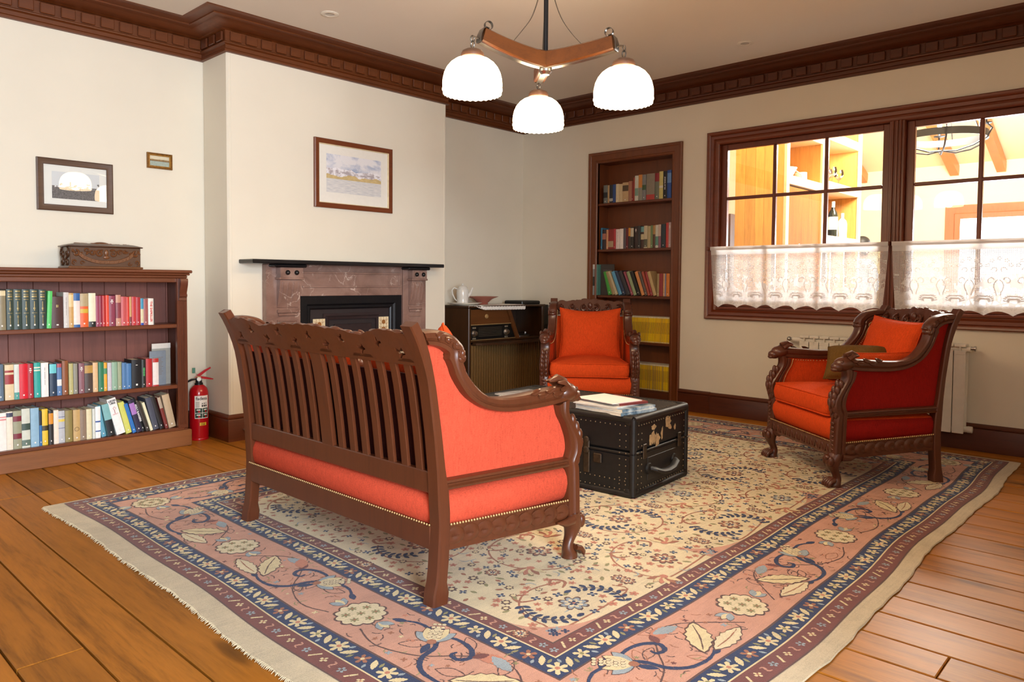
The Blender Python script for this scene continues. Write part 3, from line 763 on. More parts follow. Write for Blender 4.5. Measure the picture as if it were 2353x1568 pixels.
def seat_frame(root, Wr, Wf, ku, wd, fab, settee, outer_fab=None):
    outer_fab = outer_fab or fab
    def lat(u, side, off): return side * (Wr / 2 + (Wf - Wr) / 2 * max(0, u) / .8 - off)
    def P(u, z, side, off): return (u * ku, lat(u, side, off), z)
    for side in (-1, 1):
        L = resample(POST_L, 26); R = resample(POST_R, 26); mb = MB()
        rings = []
        for a, b in zip(L, R):
            c = .006
            rings.append([P(a.x + c, a.y, side, 0), P(b.x - c, b.y, side, 0), P(b.x, b.y, side, c), P(b.x, b.y, side, .058), P(b.x - c, b.y, side, .064), P(a.x + c, a.y, side, .064), P(a.x, a.y, side, .058), P(a.x, a.y, side, c)])
        mb.loft(rings); mb.build('back_post', wd, root, 30)
        # arm
        Tt = smooth_line(ARM_T, 3); Bt = smooth_line(ARM_B, 3); mb = MB(); th = .072
        mb.loft([[P(lerp(b.x, a.x, q), lerp(b.y, a.y, q), side, .036 - w * th) for q, w in XSEC] for a, b in zip(Tt, Bt)])
        arm = mb.build('arm', wd, root, 28)
        mb = MB()
        mpa = lambda a, b, w: P(a, b, side, -.002 - w)
        tops = [(.02, 1.0), (.065, .987), (.105, .965), (.135, .935)]
        for k, (a, b) in enumerate(tops):                       # beads and leaves on the scrolled wing
            mb.ball(P(a, b - .012, side, .0), (.011, .007, .014), 8, 5); leafblob(mb, a - .02, b - .002, .04, .012, -.3 - .4 * k, mpa, .006)
            mb.ball(P(a + .012, b - .008, side, .036), (.016, .03, .012), 8, 5)
        mb.ball(P(.133, .905, side, .004), (.02, .01, .02), 10, 6); mb.ball(P(.128, .905, side, .036), (.026, .04, .024), 10, 6)
        mb.build('wing_carving', wd, arm, 60); mb = MB()
        for k in range(5): leafblob(mb, .50 + .045 * k, .742 - .012 * (k % 2), .06, .014, -.25 - .2 * (k % 2), mpa, .007)
        # carved beast head at the end of the arm
        mb.ball(P(.755, .722, side, .036), (.062, .05, .042), 14, 9); mb.ball(P(.80, .705, side, .036), (.042, .036, .03), 12, 8); mb.ball(P(.828, .69, side, .036), (.018, .026, .014), 10, 6)
        mb.ball(P(.822, .715, side, .036), (.02, .024, .012), 10, 6)
        for q in (-1, 1):
            mb.ball(P(.79, .735, side, .036 + q * .03), (.012, .01, .012), 8, 5)
            mb.tube([P(.74, .75, side, .036 + q * .03), P(.71, .77, side, .036 + q * .036), P(.67, .772, side, .036 + q * .034)], [.016, .014, .004], 6)
        mb.tube([P(.745, .765, side, .036), P(.70, .785, side, .036), P(.655, .775, side, .036)], [.022, .018, .005], 8)
        mb.build('head_carving', wd, arm, 60)
        # front support of the arm, running into the front post
        Ot = smooth_line(FRO, 4); It = smooth_line(FRI, 4); mb = MB()
        mb.loft([[P(lerp(b.x, a.x, q), lerp(b.y, a.y, q), side, .038 - w * .076) for q, w in XSEC] for a, b in zip(Ot, It)])
        fp = mb.build('front_post', wd, root, 28); mb = MB()
        for k in range(6):                                      # acanthus on the front of the support
            f = k / 5; a = interp([(0, .79), (.35, .835), (.6, .842), (1, .82)], f); b = lerp(.6, .43, f)
            for q in (-1, 1): mb.ball(P(a - .004, b, side, .038 + q * .018), (.016, .017, .03), 8, 6)
            mb.ball(P(a + .006, b - .012, side, .038), (.012, .008, .03), 8, 6)
        for k in range(7): mb.ball(P(.832, .375 - .026 * k, side, .038), (.006, .02, .011), 8, 5)
        mb.build('carving', wd, fp, 60)
        # claw-footed front leg
        sp = [(.79, .20, .05), (.81, .165, .05), (.82, .13, .042), (.808, .095, .031), (.79, .065, .026), (.788, .04, .029), (.80, .018, .037), (.80, .0, .039)]
        mb = MB(); S = smooth_line([Vector(q) for q in sp], 3)
        mb.loft([[(q.x * ku + q.z * .9 * cos(a), lat(.79, side, .038) + q.z * .92 * sin(a), q.y) for a in [2 * pi * k / 14 for k in range(14)]] for q in S])
        leg = mb.build('front_leg', wd, root, 50); mb = MB(); cy_ = lat(.79, side, .038)
        for q in (-1.5, -.5, .5, 1.5):
            mb.tube([(.815 * ku, cy_ + q * .017, .045), (.845 * ku, cy_ + q * .02, .035), (.862 * ku, cy_ + q * .021, .016), (.868 * ku, cy_ + q * .021, .004)], [.012, .0125, .0115, .006], 7)
        mb.build('claws', wd, leg, 60); mb = MB()
        for q in (-1, 0, 1): mb.ball((.85 * ku, cy_ + q * .028, .155), (.02, .016, .03), 8, 6)
        mb.ball((.86 * ku, cy_, .175), (.018, .022, .016), 8, 6)
        mb.tube([(.775 * ku, cy_ + side * .03, .178), (.72 * ku, cy_ + side * .034, .172), (.665 * ku, cy_ + side * .034, .184)], [.024, .017, .004], 8)
        mb.tube([(.80 * ku, cy_ - side * .04, .178), (.80 * ku, cy_ - side * .09, .172), (.80 * ku, cy_ - side * .14, .186)], [.024, .017, .004], 8)
        mb.build('knee_carving', wd, leg, 60)
        # upholstered side panel
        out = [(.045, .44)] + [(interp([(z, u) for u, z in reversed(POST_R)], z) - .012, z) for z in (.5, .6, .7, .8, .9, .95)] + [(b.x, b.y + .012) for b in Bt if b.x > .0] + [(i.x + .015, i.y) for i in It if .43 < i.y < .66]
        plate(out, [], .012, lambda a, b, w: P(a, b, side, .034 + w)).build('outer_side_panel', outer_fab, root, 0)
        plate(out, [], .014, lambda a, b, w: P(a, b, side, .046 + w)).build('inner_side_panel', fab, root, 0)
        # moulded rail under the side panel
        mb = MB()
        pr = [(.424, .0), (.424, -.008), (.432, -.012), (.438, -.004), (.444, -.004), (.45, -.012), (.458, -.01), (.462, .0), (.462, .05), (.424, .05)]
        mb.loft([[P(u, z - .016 * (u - .05) / .7, side, .012 + o) for z, o in pr] for u in (.05, .4, .76)]); mb.build('arm_rail', wd, root, 30)
        # side apron with overlapping scales
        mb = MB(); mb.loft([[P(u, z - .03 * (u - .05) / .7 + .0, side, o) for z, o in ((.196, .012), (.196, .045), (.288, .045), (.288, .012))] for u in (.05, .76)])
        ap = mb.build('apron', wd, root, 30); mb = MB(); n = 9
        for k in range(n):
            u0 = .10 + .6 * k / (n - 1); zc = .246 - .03 * (u0 - .05) / .7
            rg_ = []
            for j in range(5):                                  # one overlapping scale, thickest at its rounded end
                r = .034 * (1 - j / 4.6)
                rg_.append([P(u0 + .012 + (r * 1.35) * cos(a) - .012 * (j / 4), zc + r * sin(a), side, .012 - (.0085 if 0 < j < 4 else .001) * (.55 + .45 * cos(a)) - .0006 * k) for a in [2 * pi * q / 16 for q in range(16)]])
            mb.loft(rg_)
            mb.tube([P(u0 - .012, zc, side, .005), P(u0 + .022, zc, side, .003)], [.001, .003], 5)
        mb.build('carving', wd, ap, 60)
        nm = MB(); n = 46
        for k in range(n): u = lerp(.085, .745, k / (n - 1)); nm.ball(P(u, .293 - .03 * (u - .05) / .7, side, .006), (.0055, .005, .0055), 6, 3)
        stuff(nm.build('nailheads', M_BRASS, root, 60))
        if not settee:
            nm = MB()
            for k in range(34):
                q = interp([(0, 0), (1, 1)], k / 33); p = Vector(It[int(q * 16)]).lerp(Vector(It[min(len(It) - 1, int(q * 16) + 1)]), q * 16 % 1); nm.ball(P(p.x - .012, p.y, side, .070), (.004, .004, .004), 6, 3)
            for k in range(60):
                f = k / 59 * (len(Bt) - 8) + 6; i = int(f); p = Bt[i].lerp(Bt[min(len(Bt) - 1, i + 1)], f - i); nm.ball(P(p.x, p.y - .01, side, .072), (.004, .004, .004), 6, 3)
            stuff(nm.build('nailheads', M_BRASS, root, 60))
    # rear and front aprons, seat upholstery
    hw = lat(0, 1, .05)
    MB().b3(.022 * ku, .06 * ku, -hw, hw, .196, .285, .004).build('rear_apron', wd, root)
    hf = lat(.79, 1, .06); mb = MB(); mb.b3(.79 * ku, .825 * ku, -hf, hf, .178, .258, .005); fa = mb.build('front_apron', wd, root)
    mb = MB(); n = int(hf * 2 / .055)
    for k in range(n):
        v = lerp(-hf + .03, hf - .03, k / (n - 1)); mb.ball((.825 * ku, v, .218), (.005, .02, .026), 8, 5); mb.tube([(.828 * ku, v - .02, .196), (.828 * ku, v, .238), (.828 * ku, v + .02, .196)], .003, 5)
    mb.build('carving', wd, fa, 60)
    nm = MB(); n = int(hf * 2 / .0145)
    for k in range(n): nm.ball((.831 * ku, lerp(-hf, hf, k / (n - 1)), .266), (.004, .0046, .0046), 6, 3)
    n = int(hw * 2 / .0145)
    for k in range(n): nm.ball((.018 * ku, lerp(-hw, hw, k / (n - 1)), .291), (.004, .0046, .0046), 6, 3)
    stuff(nm.build('nailheads', M_BRASS, root, 60))
    rings = []
    for z, ins in ((.25, .05), (.272, .022), (.30, .008), (.335, .0), (.365, .003), (.39, .016), (.405, .04), (.41, .08)):
        a0, a1 = (.03 + ins) * ku, (.822 - ins) * ku; w0, w1 = lat(.03, 1, .012 + ins), lat(.8, 1, .012 + ins); ring = []
        c = .03
        pl = [(a0, -w0 + c), (a0 + c * .3, -w0 + c * .3), (a0 + c, -w0), (lerp(a0, a1, .5), -(w0 + w1) / 2 - .004), (a1 - c, -w1), (a1 - c * .3, -w1 + c * .3), (a1, -w1 + c)]
        for q in range(1, 8): pl.append((a1 + .006 * sin(pi * q / 8), lerp(-w1 + c, w1 - c, q / 8)))
        pl += [(x_, -y_) for x_, y_ in reversed(pl[:7])]
        rings.append([(x_, y_, z) for x_, y_ in pl])
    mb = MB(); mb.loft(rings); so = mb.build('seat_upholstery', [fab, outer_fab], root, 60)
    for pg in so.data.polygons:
        if abs(pg.normal.y) > .75 or pg.normal.x < -.7: pg.material_index = 1  # armchair seat sides and rear: shading put in as a deeper red
    # back
    zb = .895
    def C(v, b, w): z = zb + b; return ((uc(z) + w - .017) * ku, v, z)
    hw = Wr / 2 - .055
    def topz(v):
        q = abs(v) / hw
        if settee: return .098 + .016 * math.exp(-((q - .8) / .14) ** 2) + .010 * math.exp(-(q / .22) ** 2) - .014 * math.exp(-((q - .55) / .1) ** 2) + .0045 * abs(sin(v * 40))
        return .118 + .022 * math.exp(-(q / .45) ** 2) + .006 * abs(sin(v * 42))
    n = 120 if settee else 70
    outer = [(lerp(-hw, hw, k / n), 0) for k in range(n + 1)] + [(lerp(hw, -hw, k / n), topz(lerp(hw, -hw, k / n))) for k in range(n + 1)]
    holes = []
    if settee:
        rr = random.Random(2)
        for k in range(11):
            c = lerp(-hw + .07, hw - .07, k / 10); d = .048 + .016 * (1 if k % 2 else -1); a0 = rr.uniform(-.6, .6) + (0 if k % 2 else 2.6); s_ = rr.uniform(.9, 1.2)
            shp = [(.024, .004), (.008, .008), (-.004, .022), (-.012, .02), (-.006, .004), (-.022, -.006), (-.02, -.014), (-.002, -.008), (.012, -.018), (.016, -.006)]
            holes.append([(c + s_ * (x_ * cos(a0) - y_ * sin(a0)), d + s_ * (x_ * sin(a0) + y_ * cos(a0))) for x_, y_ in shp])
    mb = plate(outer, holes, .034, C)
    crest = mb.build('crest_rail', wd, root, 30)
    mb = MB(); mpf_ = lambda a, b, w: C(a, b, .034 + w)
    k_ = 5 if settee else 3; step = 2 * hw / (2 * k_)
    for k in range(2 * k_):
        v = -hw + step * (k + .5); sg = 1 if k < k_ else -1
        spiral(mb, v, .062, min(.036, step * .42), 1.15, sg, pi / 2, .0095, mpf_, .006); spiral(mb, v + sg * step * .38, .04, .022, 1.0, -sg, -pi / 2, .008, mpf_, .006)
        for q in range(3): leafblob(mb, v - sg * step * .3, .085 - .022 * q, .05, .012, (0 if sg > 0 else pi) + .6 * (q - 1), mpf_, .010)
        mb.ball(C(v, topz(v) - .004, .017), (.014, step * .3, .012), 8, 6); mb.ball(C(v + step * .33, topz(v + step * .33) - .006, .017), (.016, step * .16, .010), 8, 5)
    mb.ball(C(0, .085, .034), (.014, .024, .03), 10, 7)
    mb.build('carving', wd, crest, 60)
    MB().loft([[C(v, b, w) for b, w in ((-.012, .0), (-.012, .04), (.006, .044), (.012, .04), (.012, .0))] for v in (-hw, hw)]).build('crest_moulding', wd, root)
    mb = MB(); mb.b3((uc(.44) - .018) * ku, (uc(.44) + .018) * ku, -hw - .01, hw + .01, .405, .486, .004); mb.build('lower_back_rail', wd, root)
    def vslat(v, w, name, t=.008, bow=0):
        zs = [.48 + (.90 - .48) * q / 8 for q in range(9)]
        mb = MB(); mb.loft([[((uc(z) + du) * ku, v + dv, z) for du, dv in ((-t, -w + .003), (-t + .003, -w), (t - .003, -w), (t, -w + .003), (t, w - .003), (t - .003, w), (-t + .003, w), (-t, w - .003))] for z in zs])
        return mb.mesh(name, wd, 25)
    if settee:
        link(vslat(0, .043, 'centre_stile', .012), 'centre_stile', root); sm = vslat(0, .0205, 'back_slat', .008)
        for sg in (-1, 1):
            for k in range(7): link(sm, 'back_slat', root, (0, sg * (.098 + .0845 * k), 0))
        mb = MB(); mb.loft([[((uc(z) + du) * ku, v, z) for v, du in ((-hw, .03), (hw, .03), (hw, .05), (-hw, .05))] for z in [.44 + .40 * q / 6 for q in range(7)]]); mb.build('inner_back', M_LINING, root, 50)
    else:
        mb = MB(); mb.loft([[((uc(z) + du) * ku, v, z) for v, du in ((-hw, -.01), (hw, -.01), (hw, .015), (hw * .5, .022), (-hw * .5, .022), (-hw, .015))] for z in [.44 + .46 * q / 6 for q in range(7)]]); mb.build('back_panel', fab, root, 50)
    return lat

def pillow(name, label, w, h, t, mat, M, ear=.05, seed=0, group=None, sag=.0):
    r = random.Random(seed); n = 26; root = thing(name, label, 'cushion', group=group); root.matrix_world = M
    def pt(a, b, s):
        ex = 1 - ear * (1 - b * b) * .9 - .0; ey = 1 - ear * (1 - a * a) * .9
        th = t / 2 * (max(0, (1 - abs(a) ** 2.6)) * max(0, (1 - abs(b) ** 2.6))) ** .48
        th += .006 * (sin(a * 7 + seed) * sin(b * 6 + 2 * seed)) * (1 - a * a) * (1 - b * b) + .004 * sin(14 * (a + b)) * (abs(a * b)) ** 1.5
        return (a * w / 2 * ex, s * th, b * h / 2 * ey - sag * (1 - a * a) * (b > 0) * b)
    mb = MB(); g = [-cos(pi * k / n) * .5 + (2 * k / n - 1) * .5 for k in range(n + 1)]
    for s in (-1, 1):
        vs = [pt(a, b, s) for b in g for a in g]
        mb.add(vs, [(j * (n + 1) + i, j * (n + 1) + i + 1, (j + 1) * (n + 1) + i + 1, (j + 1) * (n + 1) + i) for j in range(n) for i in range(n)])
    me = mb.mesh('cover', mat, 70)
    bm = bmesh.new(); bm.from_mesh(me); bmesh.ops.remove_doubles(bm, verts=bm.verts, dist=.0004); bmesh.ops.recalc_face_normals(bm, faces=bm.faces); bm.to_mesh(me); bm.free()
    link(me, 'cover', root)
    ring = [pt(a, -1, 0) for a in g] + [pt(1, b, 0) for b in g[1:]] + [pt(a, 1, 0) for a in reversed(g[:-1])] + [pt(-1, b, 0) for b in reversed(g[1:-1])]
    MB().tube(ring, .0042, 6, closed=True).build('piping', mat, root, 60)
    return root
def box_cushion(name, label, d0, d1, w0, w1, t, mat, M, crown=.02, group=None):
    """flat seat cushion: depth d0..d1, half widths w0 (back) w1 (front)"""
    root = thing(name, label, 'seat cushion', group=group); root.matrix_world = M
    def ringat(ins):
        a0, a1 = d0 + ins, d1 - ins; u0, u1 = w0 - ins, w1 - ins; c = .035; pl = []
        cs = [(a0, -u0, 1, 1), (a1, -u1, -1, 1), (a1, u1, -1, -1), (a0, u0, 1, -1)]; m = 12
        cor = []
        for (cx, cy, sx, sy) in cs:
            arc = [(cx + sx * c * (1 - cos(q)), cy + sy * c * (1 - sin(q))) for q in (0, pi / 6, pi / 3, pi / 2)]
            if sx * sy > 0: arc = arc
            else: arc = list(reversed(arc))
            cor.append(arc)
        for i in range(4):
            pl += cor[i]; a = cor[i][-1]; b = cor[(i + 1) % 4][0]
            pl += [(lerp(a[0], b[0], q / m), lerp(a[1], b[1], q / m)) for q in range(1, m)]
        return pl
    rings = []; prof = [(-.5, .05), (-.5, .012), (-.46, .002), (-.3, -.004), (0, -.009), (.3, -.004), (.46, .002), (.5, .012)]
    for z, i in prof: rings.append([(x_, y_, z * t) for x_, y_ in ringat(i)])
    cx_ = (d0 + d1) / 2
    for k in range(1, 8):
        f = k / 7; base = ringat(.012); rings.append([(lerp(x_, cx_, f * .97), y_ * (1 - f * .97), .5 * t + crown * (1 - (1 - f) ** 2.2)) for x_, y_ in base])
    mb = MB(); mb.loft(rings); mb.build('cover', mat, root, 50)
    for z in (-.47, .47): MB().tube([(x_, y_, z * t) for x_, y_ in ringat(.002)], .0048, 6, closed=True).build('piping', mat, root, 60)
    return root

ZG = .0118
# --- settee seen from behind
sofa = thing('settee', 'carved mahogany settee with slatted back and coral red upholstery, seen from behind', 'settee', (-4.45, -2.89, ZG))
seat_frame(sofa, 1.45, 1.6, .922, M_SOFA, M_RED, True)
SB = sofa.matrix_basis
box_cushion('seat_cushion', 'long coral red seat cushion on the slatted settee', .10, .735, .63, .68, .10, M_RED, T((-4.45, -2.89, ZG + .463)), .02)
for v, nm, sd in ((.34, 'far', 2), (-.36, 'near', 5)):
    pillow('back_cushion', 'orange-red back cushion at the %s end of the slatted settee' % nm, .60, .44, .17, M_ORANGE, T((-4.27, -2.89 + v, ZG + .745)) @ RZ(radians(90 + (4 if v > 0 else -6))) @ RX(radians(-14)), .05, sd)
pillow('throw_cushion', 'small orange-red cushion poking up behind the near wing of the settee', .34, .34, .12, M_ORANGE, T((-4.20, -3.40, ZG + .825)) @ RZ(radians(60)) @ RX(radians(-12)) @ RY(radians(14)), .07, 9)

# --- armchairs
def armchair(name, label, loc, rot, sc, tag_):
    root = thing(name, label, 'armchair', loc, rot); root.scale = (sc, sc, sc)
    seat_frame(root, .74, .83, .885, M_CHAIR, M_ORANGE, False, M_DRED_SHADE)
    M = T(loc) @ RZ(rot) @ Matrix.Scale(sc, 4)
    box_cushion('seat_cushion', 'plump orange seat cushion of the ' + tag_, .09, .735, .26, .325, .115, M_ORANGE, M @ T((0, 0, .463)), .03)
    return root, M
rotR = atan2(.63, -.78)
chR, MR = armchair('armchair', 'carved armchair in orange standing at an angle before the radiator', (-.962, -4.228, ZG), rotR, 1.0, 'armchair before the radiator')
pillow('back_cushion', 'orange back cushion of the angled armchair before the radiator', .50, .47, .16, M_ORANGE, MR @ T((.14, .01, .74)) @ RZ(radians(90)) @ RX(radians(-16)) @ RY(radians(3)), .06, 3)
pillow('olive_cushion', 'olive green cushion lying in the angled armchair', .37, .28, .17, M_OLIVE, MR @ T((.36, .03, .685)) @ RZ(radians(138)) @ RX(radians(-48)) @ RY(radians(-3)), .06, 7)
pillow('lumbar_cushion', 'small orange cushion tucked behind the near arm of the angled armchair', .46, .24, .12, M_ORANGE, MR @ T((.34, .235, .66)) @ RZ(radians(4)) @ RX(radians(-14)), .05, 8)
rotC = atan2(-.60, -.80)
chC, MC = armchair('armchair', 'carved orange armchair facing the camera in front of the alcove bookcase', (-.685, -1.472, .004), rotC, 1.0, 'armchair in front of the alcove bookcase')
pillow('back_cushion', 'large orange back cushion of the armchair before the alcove bookcase', .55, .47, .17, M_ORANGE, MC @ T((.17, 0, .735)) @ RZ(radians(90)) @ RX(radians(-14)), .08, 4, sag=.02)
# ---------------------------------------------------------------- fireplace
def marble():
    m = NT('red_brown_marble'); v = m.coords(); n1 = m.noise(v, 4, 6, .6, .8)
    w = m.n('TexNoise'); w.inputs['Scale'].default_value = 5.5; w.inputs['Detail'].default_value = 7; w.inputs['Distortion'].default_value = .9; m.l(v, w.inputs['Vector'])
    ve = m.math('ABSOLUTE', m.math('SUBTRACT', w.outputs['Fac'], .5)); vein = m.math('MULTIPLY', m.ramp(ve, [(0, (1, 1, 1, 1)), (.006, (.3, .3, .3, 1)), (.014, (0, 0, 0, 1))]), m.ramp(m.noise(v, 3.1, 2), [(.46, (0, 0, 0, 1)), (.66, (1, 1, 1, 1))]))
    base = m.ramp(n1, [(.3, rgb(112, 84, 74)), (.5, rgb(138, 108, 97)), (.7, rgb(158, 130, 118))])
    m.col(m.mix(vein, base, rgb(214, 198, 186))); m.set(Roughness=.3, Coat_Weight=.2); return m.mat
M_MARBLE = marble()
yb = -DB
fp = thing('fireplace', 'brown marble fireplace with black slate shelf on the chimney breast', 'fireplace', (-2.59, yb, 0))
fx = lambda x: x + 2.59
mb = MB(); mb.b3(fx(-3.56), fx(-1.715), -.215, 0, 1.322, 1.352, .005); mb.build('mantel_shelf', M_SLATE, fp)
for a, b in ((-3.375, -3.085), (-2.065, -1.805)):
    j = MB(); j.b3(fx(a), fx(b), -.065, 0, 0, 1.322, .004); j = j.build('jamb', M_MARBLE, fp)
    ia, ib = (a + .07, b - .01) if a < -3 else (a + .04, b - .04)
    MB().b3(fx(ia) - .05, fx(ib) + .015, -.16, -.02, 1.298, 1.322, .008).build('cap', M_SLATE, j)
    c = MB(); c.b3(fx(ia) + .01, fx(ib) - .005, -.135, -.06, 1.215, 1.298, .004); c.b3(fx(ia), fx(ib), -.14, -.06, 1.205, 1.222, .004); c.build('corbel_block', M_MARBLE, j)
    cx = (fx(ia) + fx(ib)) / 2
    for q in (-1, 1): MB().ball((cx + q * .038, -.14, 1.258), .019, 12, 8).build('boss', M_BLACK, j)
    c = MB()
    prof = [(0, 1.205), (-.055, 1.205), (-.058, 1.17), (-.04, 1.09), (-.022, 1.02), (-.012, .99), (0, .985)]
    w_ = ib - ia - .03; nfl = 4
    c.prism([(y_ - .06, z_) for y_, z_ in prof], cx - w_ / 2, cx + w_ / 2, lambda p_, z_, w: (w, p_, z_))
    for k in range(nfl): xx = cx - w_ / 2 + w_ * (k + .5) / nfl; c.tube([(xx, -.118, 1.185), (xx, -.104, 1.11), (xx, -.082, 1.03)], [.006, .0075, .006], 6)
    c.build('corbel', M_MARBLE, j, 30)
    c = MB(); c.b3(cx - w_ / 2, cx + w_ / 2, -.085, -.06, .945, .975, .006); c.b3(cx - w_ / 2 + .01, cx + w_ / 2 - .01, -.08, -.06, .925, .945, .004); c.build('corbel_foot', M_MARBLE, j)
    c = MB(); c.sweep([(cx - w_ / 2 + .015, .25), (cx + w_ / 2 - .015, .25), (cx + w_ / 2 - .015, .88), (cx - w_ / 2 + .015, .88)], [(0, 0), (.004, .007), (.012, .007), (.014, 0)], lambda u, v, h: (u, -.065 - h, v), True); c.build('jamb_panel', M_MARBLE, j)
f = MB(); f.b3(fx(-3.085), fx(-2.065), -.05, 0, 1.075, 1.322, .003); f = f.build('frieze', M_MARBLE, fp)
for z in (1.15, 1.262): MB().b3(fx(-3.06), fx(-2.09), -.06, -.045, z - .008, z + .008, .003).build('frieze_moulding', M_MARBLE, f)
MB().b3(fx(-2.11), fx(-2.10), -.06, -.045, 1.16, 1.255, .003).build('frieze_moulding', M_MARBLE, f)
ins = MB()
mpi = lambda u, v, h: (u, -.005 - h, v)
ins.sweep([(fx(-2.97), .0), (fx(-2.97), .965), (fx(-2.18), .965), (fx(-2.18), .0)], [(0, 0), (0, .012), (-.012, .02), (-.03, .02), (-.045, .034), (-.09, .036), (-.113, .036), (-.113, 0)], mpi)
ins = ins.build('cast_iron_insert', M_CAST, fp, 25)
MB().b3(fx(-2.97), fx(-2.18), -.008, -.001, 0, .965).build('insert_back', plain('dark_insert', rgb(40, 32, 34), .6), ins)
hd = MB(); hd.sweep([(fx(-2.80), .2), (fx(-2.80), .88), (fx(-2.33), .88), (fx(-2.33), .2)], [(0, 0), (0, .02), (-.02, .028), (-.03, .012), (-.05, .012), (-.05, 0)], mpi); hd.b3(fx(-2.75), fx(-2.38), -.03, -.008, .3, .84, .004); hd.build('hood', plain('dark_bronze_hood', rgb(52, 40, 42), .5, .3), ins)
M_TILE = plain('cream_glazed_tile', rgb(226, 210, 174), .2, var=.05); M_TILEP = plain('tile_print_brown', rgb(150, 96, 46), .3)
def tile_print(mb, cx, cz, w):
    def dsc(x, z, r, n=10, rz=None): mb.add([(cx + x + r * cos(2 * pi * k / n), -.0302, cz + z + (rz or r) * sin(2 * pi * k / n)) for k in range(n)], [tuple(range(n))])
    dsc(0, .03, .02); dsc(0, -.04, .012)
    for q in range(5): a = pi / 2 + (q - 2) * .7; dsc(.02 * cos(a), -.04 + .02 * sin(a), .008, 6, .011)
    for sg in (-1, 1):
        mb.tube([(cx + sg * .028, -.0302, cz - .07), (cx + sg * .03, -.0302, cz), (cx + sg * .028, -.0302, cz + .07)], .0016, 4)
        for z in (-.05, -.02, .01, .04):
            mb.tube([(cx + sg * .03, -.0302, cz + z), (cx + sg * .042, -.0302, cz + z + .008), (cx + sg * .04, -.0302, cz + z + .016)], .0015, 4)
            mb.tube([(cx + sg * .03, -.0302, cz + z), (cx + sg * .016, -.0302, cz + z + .01)], .0015, 4)
    mb.tube([(cx, -.0302, cz - .075), (cx, -.0302, cz + .075)], .0014, 4)
tl = MB().box((0, 0, 0), (.112, .012, .148), .003).mesh('tile', M_TILE)
tp = MB(); tile_print(tp, 0, 0, .1); tp = tp.mesh('tile_print', M_TILEP, 0)
for xx in (-2.895, -2.255):
    for k in range(5):
        t = link(tl, 'tile', ins, (fx(xx), -.024, .815 - .15 * k)); link(tp, 'tile_print', t, (0, 0, 0)).location = (0, -.0302 + .024, 0)
for o in COL.objects:
    if o.name.startswith('tile_print'): o.location = (0, .0238, 0)
MB().b3(fx(-3.45), fx(-1.75), -.42, -.07, 0, .02, .004).build('hearth', M_SLATE, fp)

# ---------------------------------------------------------------- pictures
def pict_frame(name, label, o, ux, nrm, w, h, fw, fm, thick=.022, mat_w=0.0, paint=None, glass=True, gilt=None):
    """o = bottom left corner on the wall; ux along the wall, nrm out of the wall"""
    root = thing(name, label, 'picture'); root.matrix_world = frame(o, ux, (-nrm[0], -nrm[1], -nrm[2]), (0, 0, 1))
    mpp = lambda u, v, hh: (u, -hh, v)
    MB().sweep([(fw, fw), (w - fw, fw), (w - fw, h - fw), (fw, h - fw)], [(-.003, .004), (-.003, thick * .7), (.0, thick * .8), (fw * .3, thick * .75), (fw * .8, thick), (fw, thick * .85), (fw, 0), (0, 0)], mpp, True).build('frame', fm, root, 30)
    if gilt: MB().sweep([(fw, fw), (w - fw, fw), (w - fw, h - fw), (fw, h - fw)], [(-.006, .004), (-.006, thick * .6), (.0, thick * .85), (.001, 0)], mpp, True).build('slip', gilt, root, 30)
    MB().b3(.002, w - .002, -.006, 0, .002, h - .002).build('mount', plain('picture_mount', rgb(232, 228, 218), .8, var=.02), root)
    pw = mat_w if isinstance(mat_w, tuple) else (mat_w,) * 4
    x0, x1, z0, z1 = fw + pw[0], w - fw - pw[1], fw + pw[2], h - fw - pw[3]
    p = MB().b3(0, x1 - x0, -.001, .0, 0, z1 - z0).build('print', paint, root); p.location = (x0, -.0062, z0)
    if glass: MB().b3(fw * .9, w - fw * .9, -.0098, -.0088, fw * .9, h - fw * .9).build('glass', M_GLASS, root)
    return root
def landscape(name, w, h, sky, sky2, hill, snow, hill2, water, water2, horizon=.36, relief=.3, scale=1.0):
    m = NT(name); tc = m.n('TexCoord'); sp = m.n('SeparateXYZ'); m.l(tc.outputs['Object'], sp.inputs[0])
    x = m.math('DIVIDE', sp.outputs[0], w); z = m.math('DIVIDE', sp.outputs[2], h)
    cb = m.n('CombineXYZ'); m.l(x, cb.inputs[0]); cb.inputs[1].default_value = .37
    rdg = m.math('ADD', horizon + .02, m.math('MULTIPLY', m.noise(cb.outputs[0], 2.6 * scale, 5, .5), relief))
    rdg2 = m.math('ADD', horizon - .02, m.math('MULTIPLY', m.noise(cb.outputs[0], 4.5 * scale, 4, .5), relief * .5))
    v = m.coords((1 / w, 1, 1 / h)); cl = m.noise(v, 3.2, 5, .6, .4); gr = m.noise(v, 9, 5, .65); wv = m.noise(m.coords((3 / w, 1, 26 / h)), 3, 4)
    skyc = m.ramp(cl, [(.36, sky), (.56, sky2)]); hc = m.ramp(gr, [(.42, hill), (.54, snow)]); h2 = m.ramp(gr, [(.35, hill2), (.65, dk(hill2, 1.35))]); wc = m.ramp(wv, [(.4, water), (.6, water2)])
    c = m.mix(m.math('LESS_THAN', z, rdg), skyc, hc); c = m.mix(m.math('LESS_THAN', z, rdg2), c, h2); c = m.mix(m.math('LESS_THAN', z, horizon), c, wc)
    m.col(c); m.set(Roughness=.7); return m.mat
pw_, ph_ = .775, .555
P1 = landscape('watercolour_mountains', .53, .33, rgb(150, 166, 196), rgb(228, 226, 228), rgb(176, 166, 170), rgb(238, 236, 240), rgb(188, 166, 116), rgb(198, 198, 200), rgb(222, 220, 216), .34, .46)
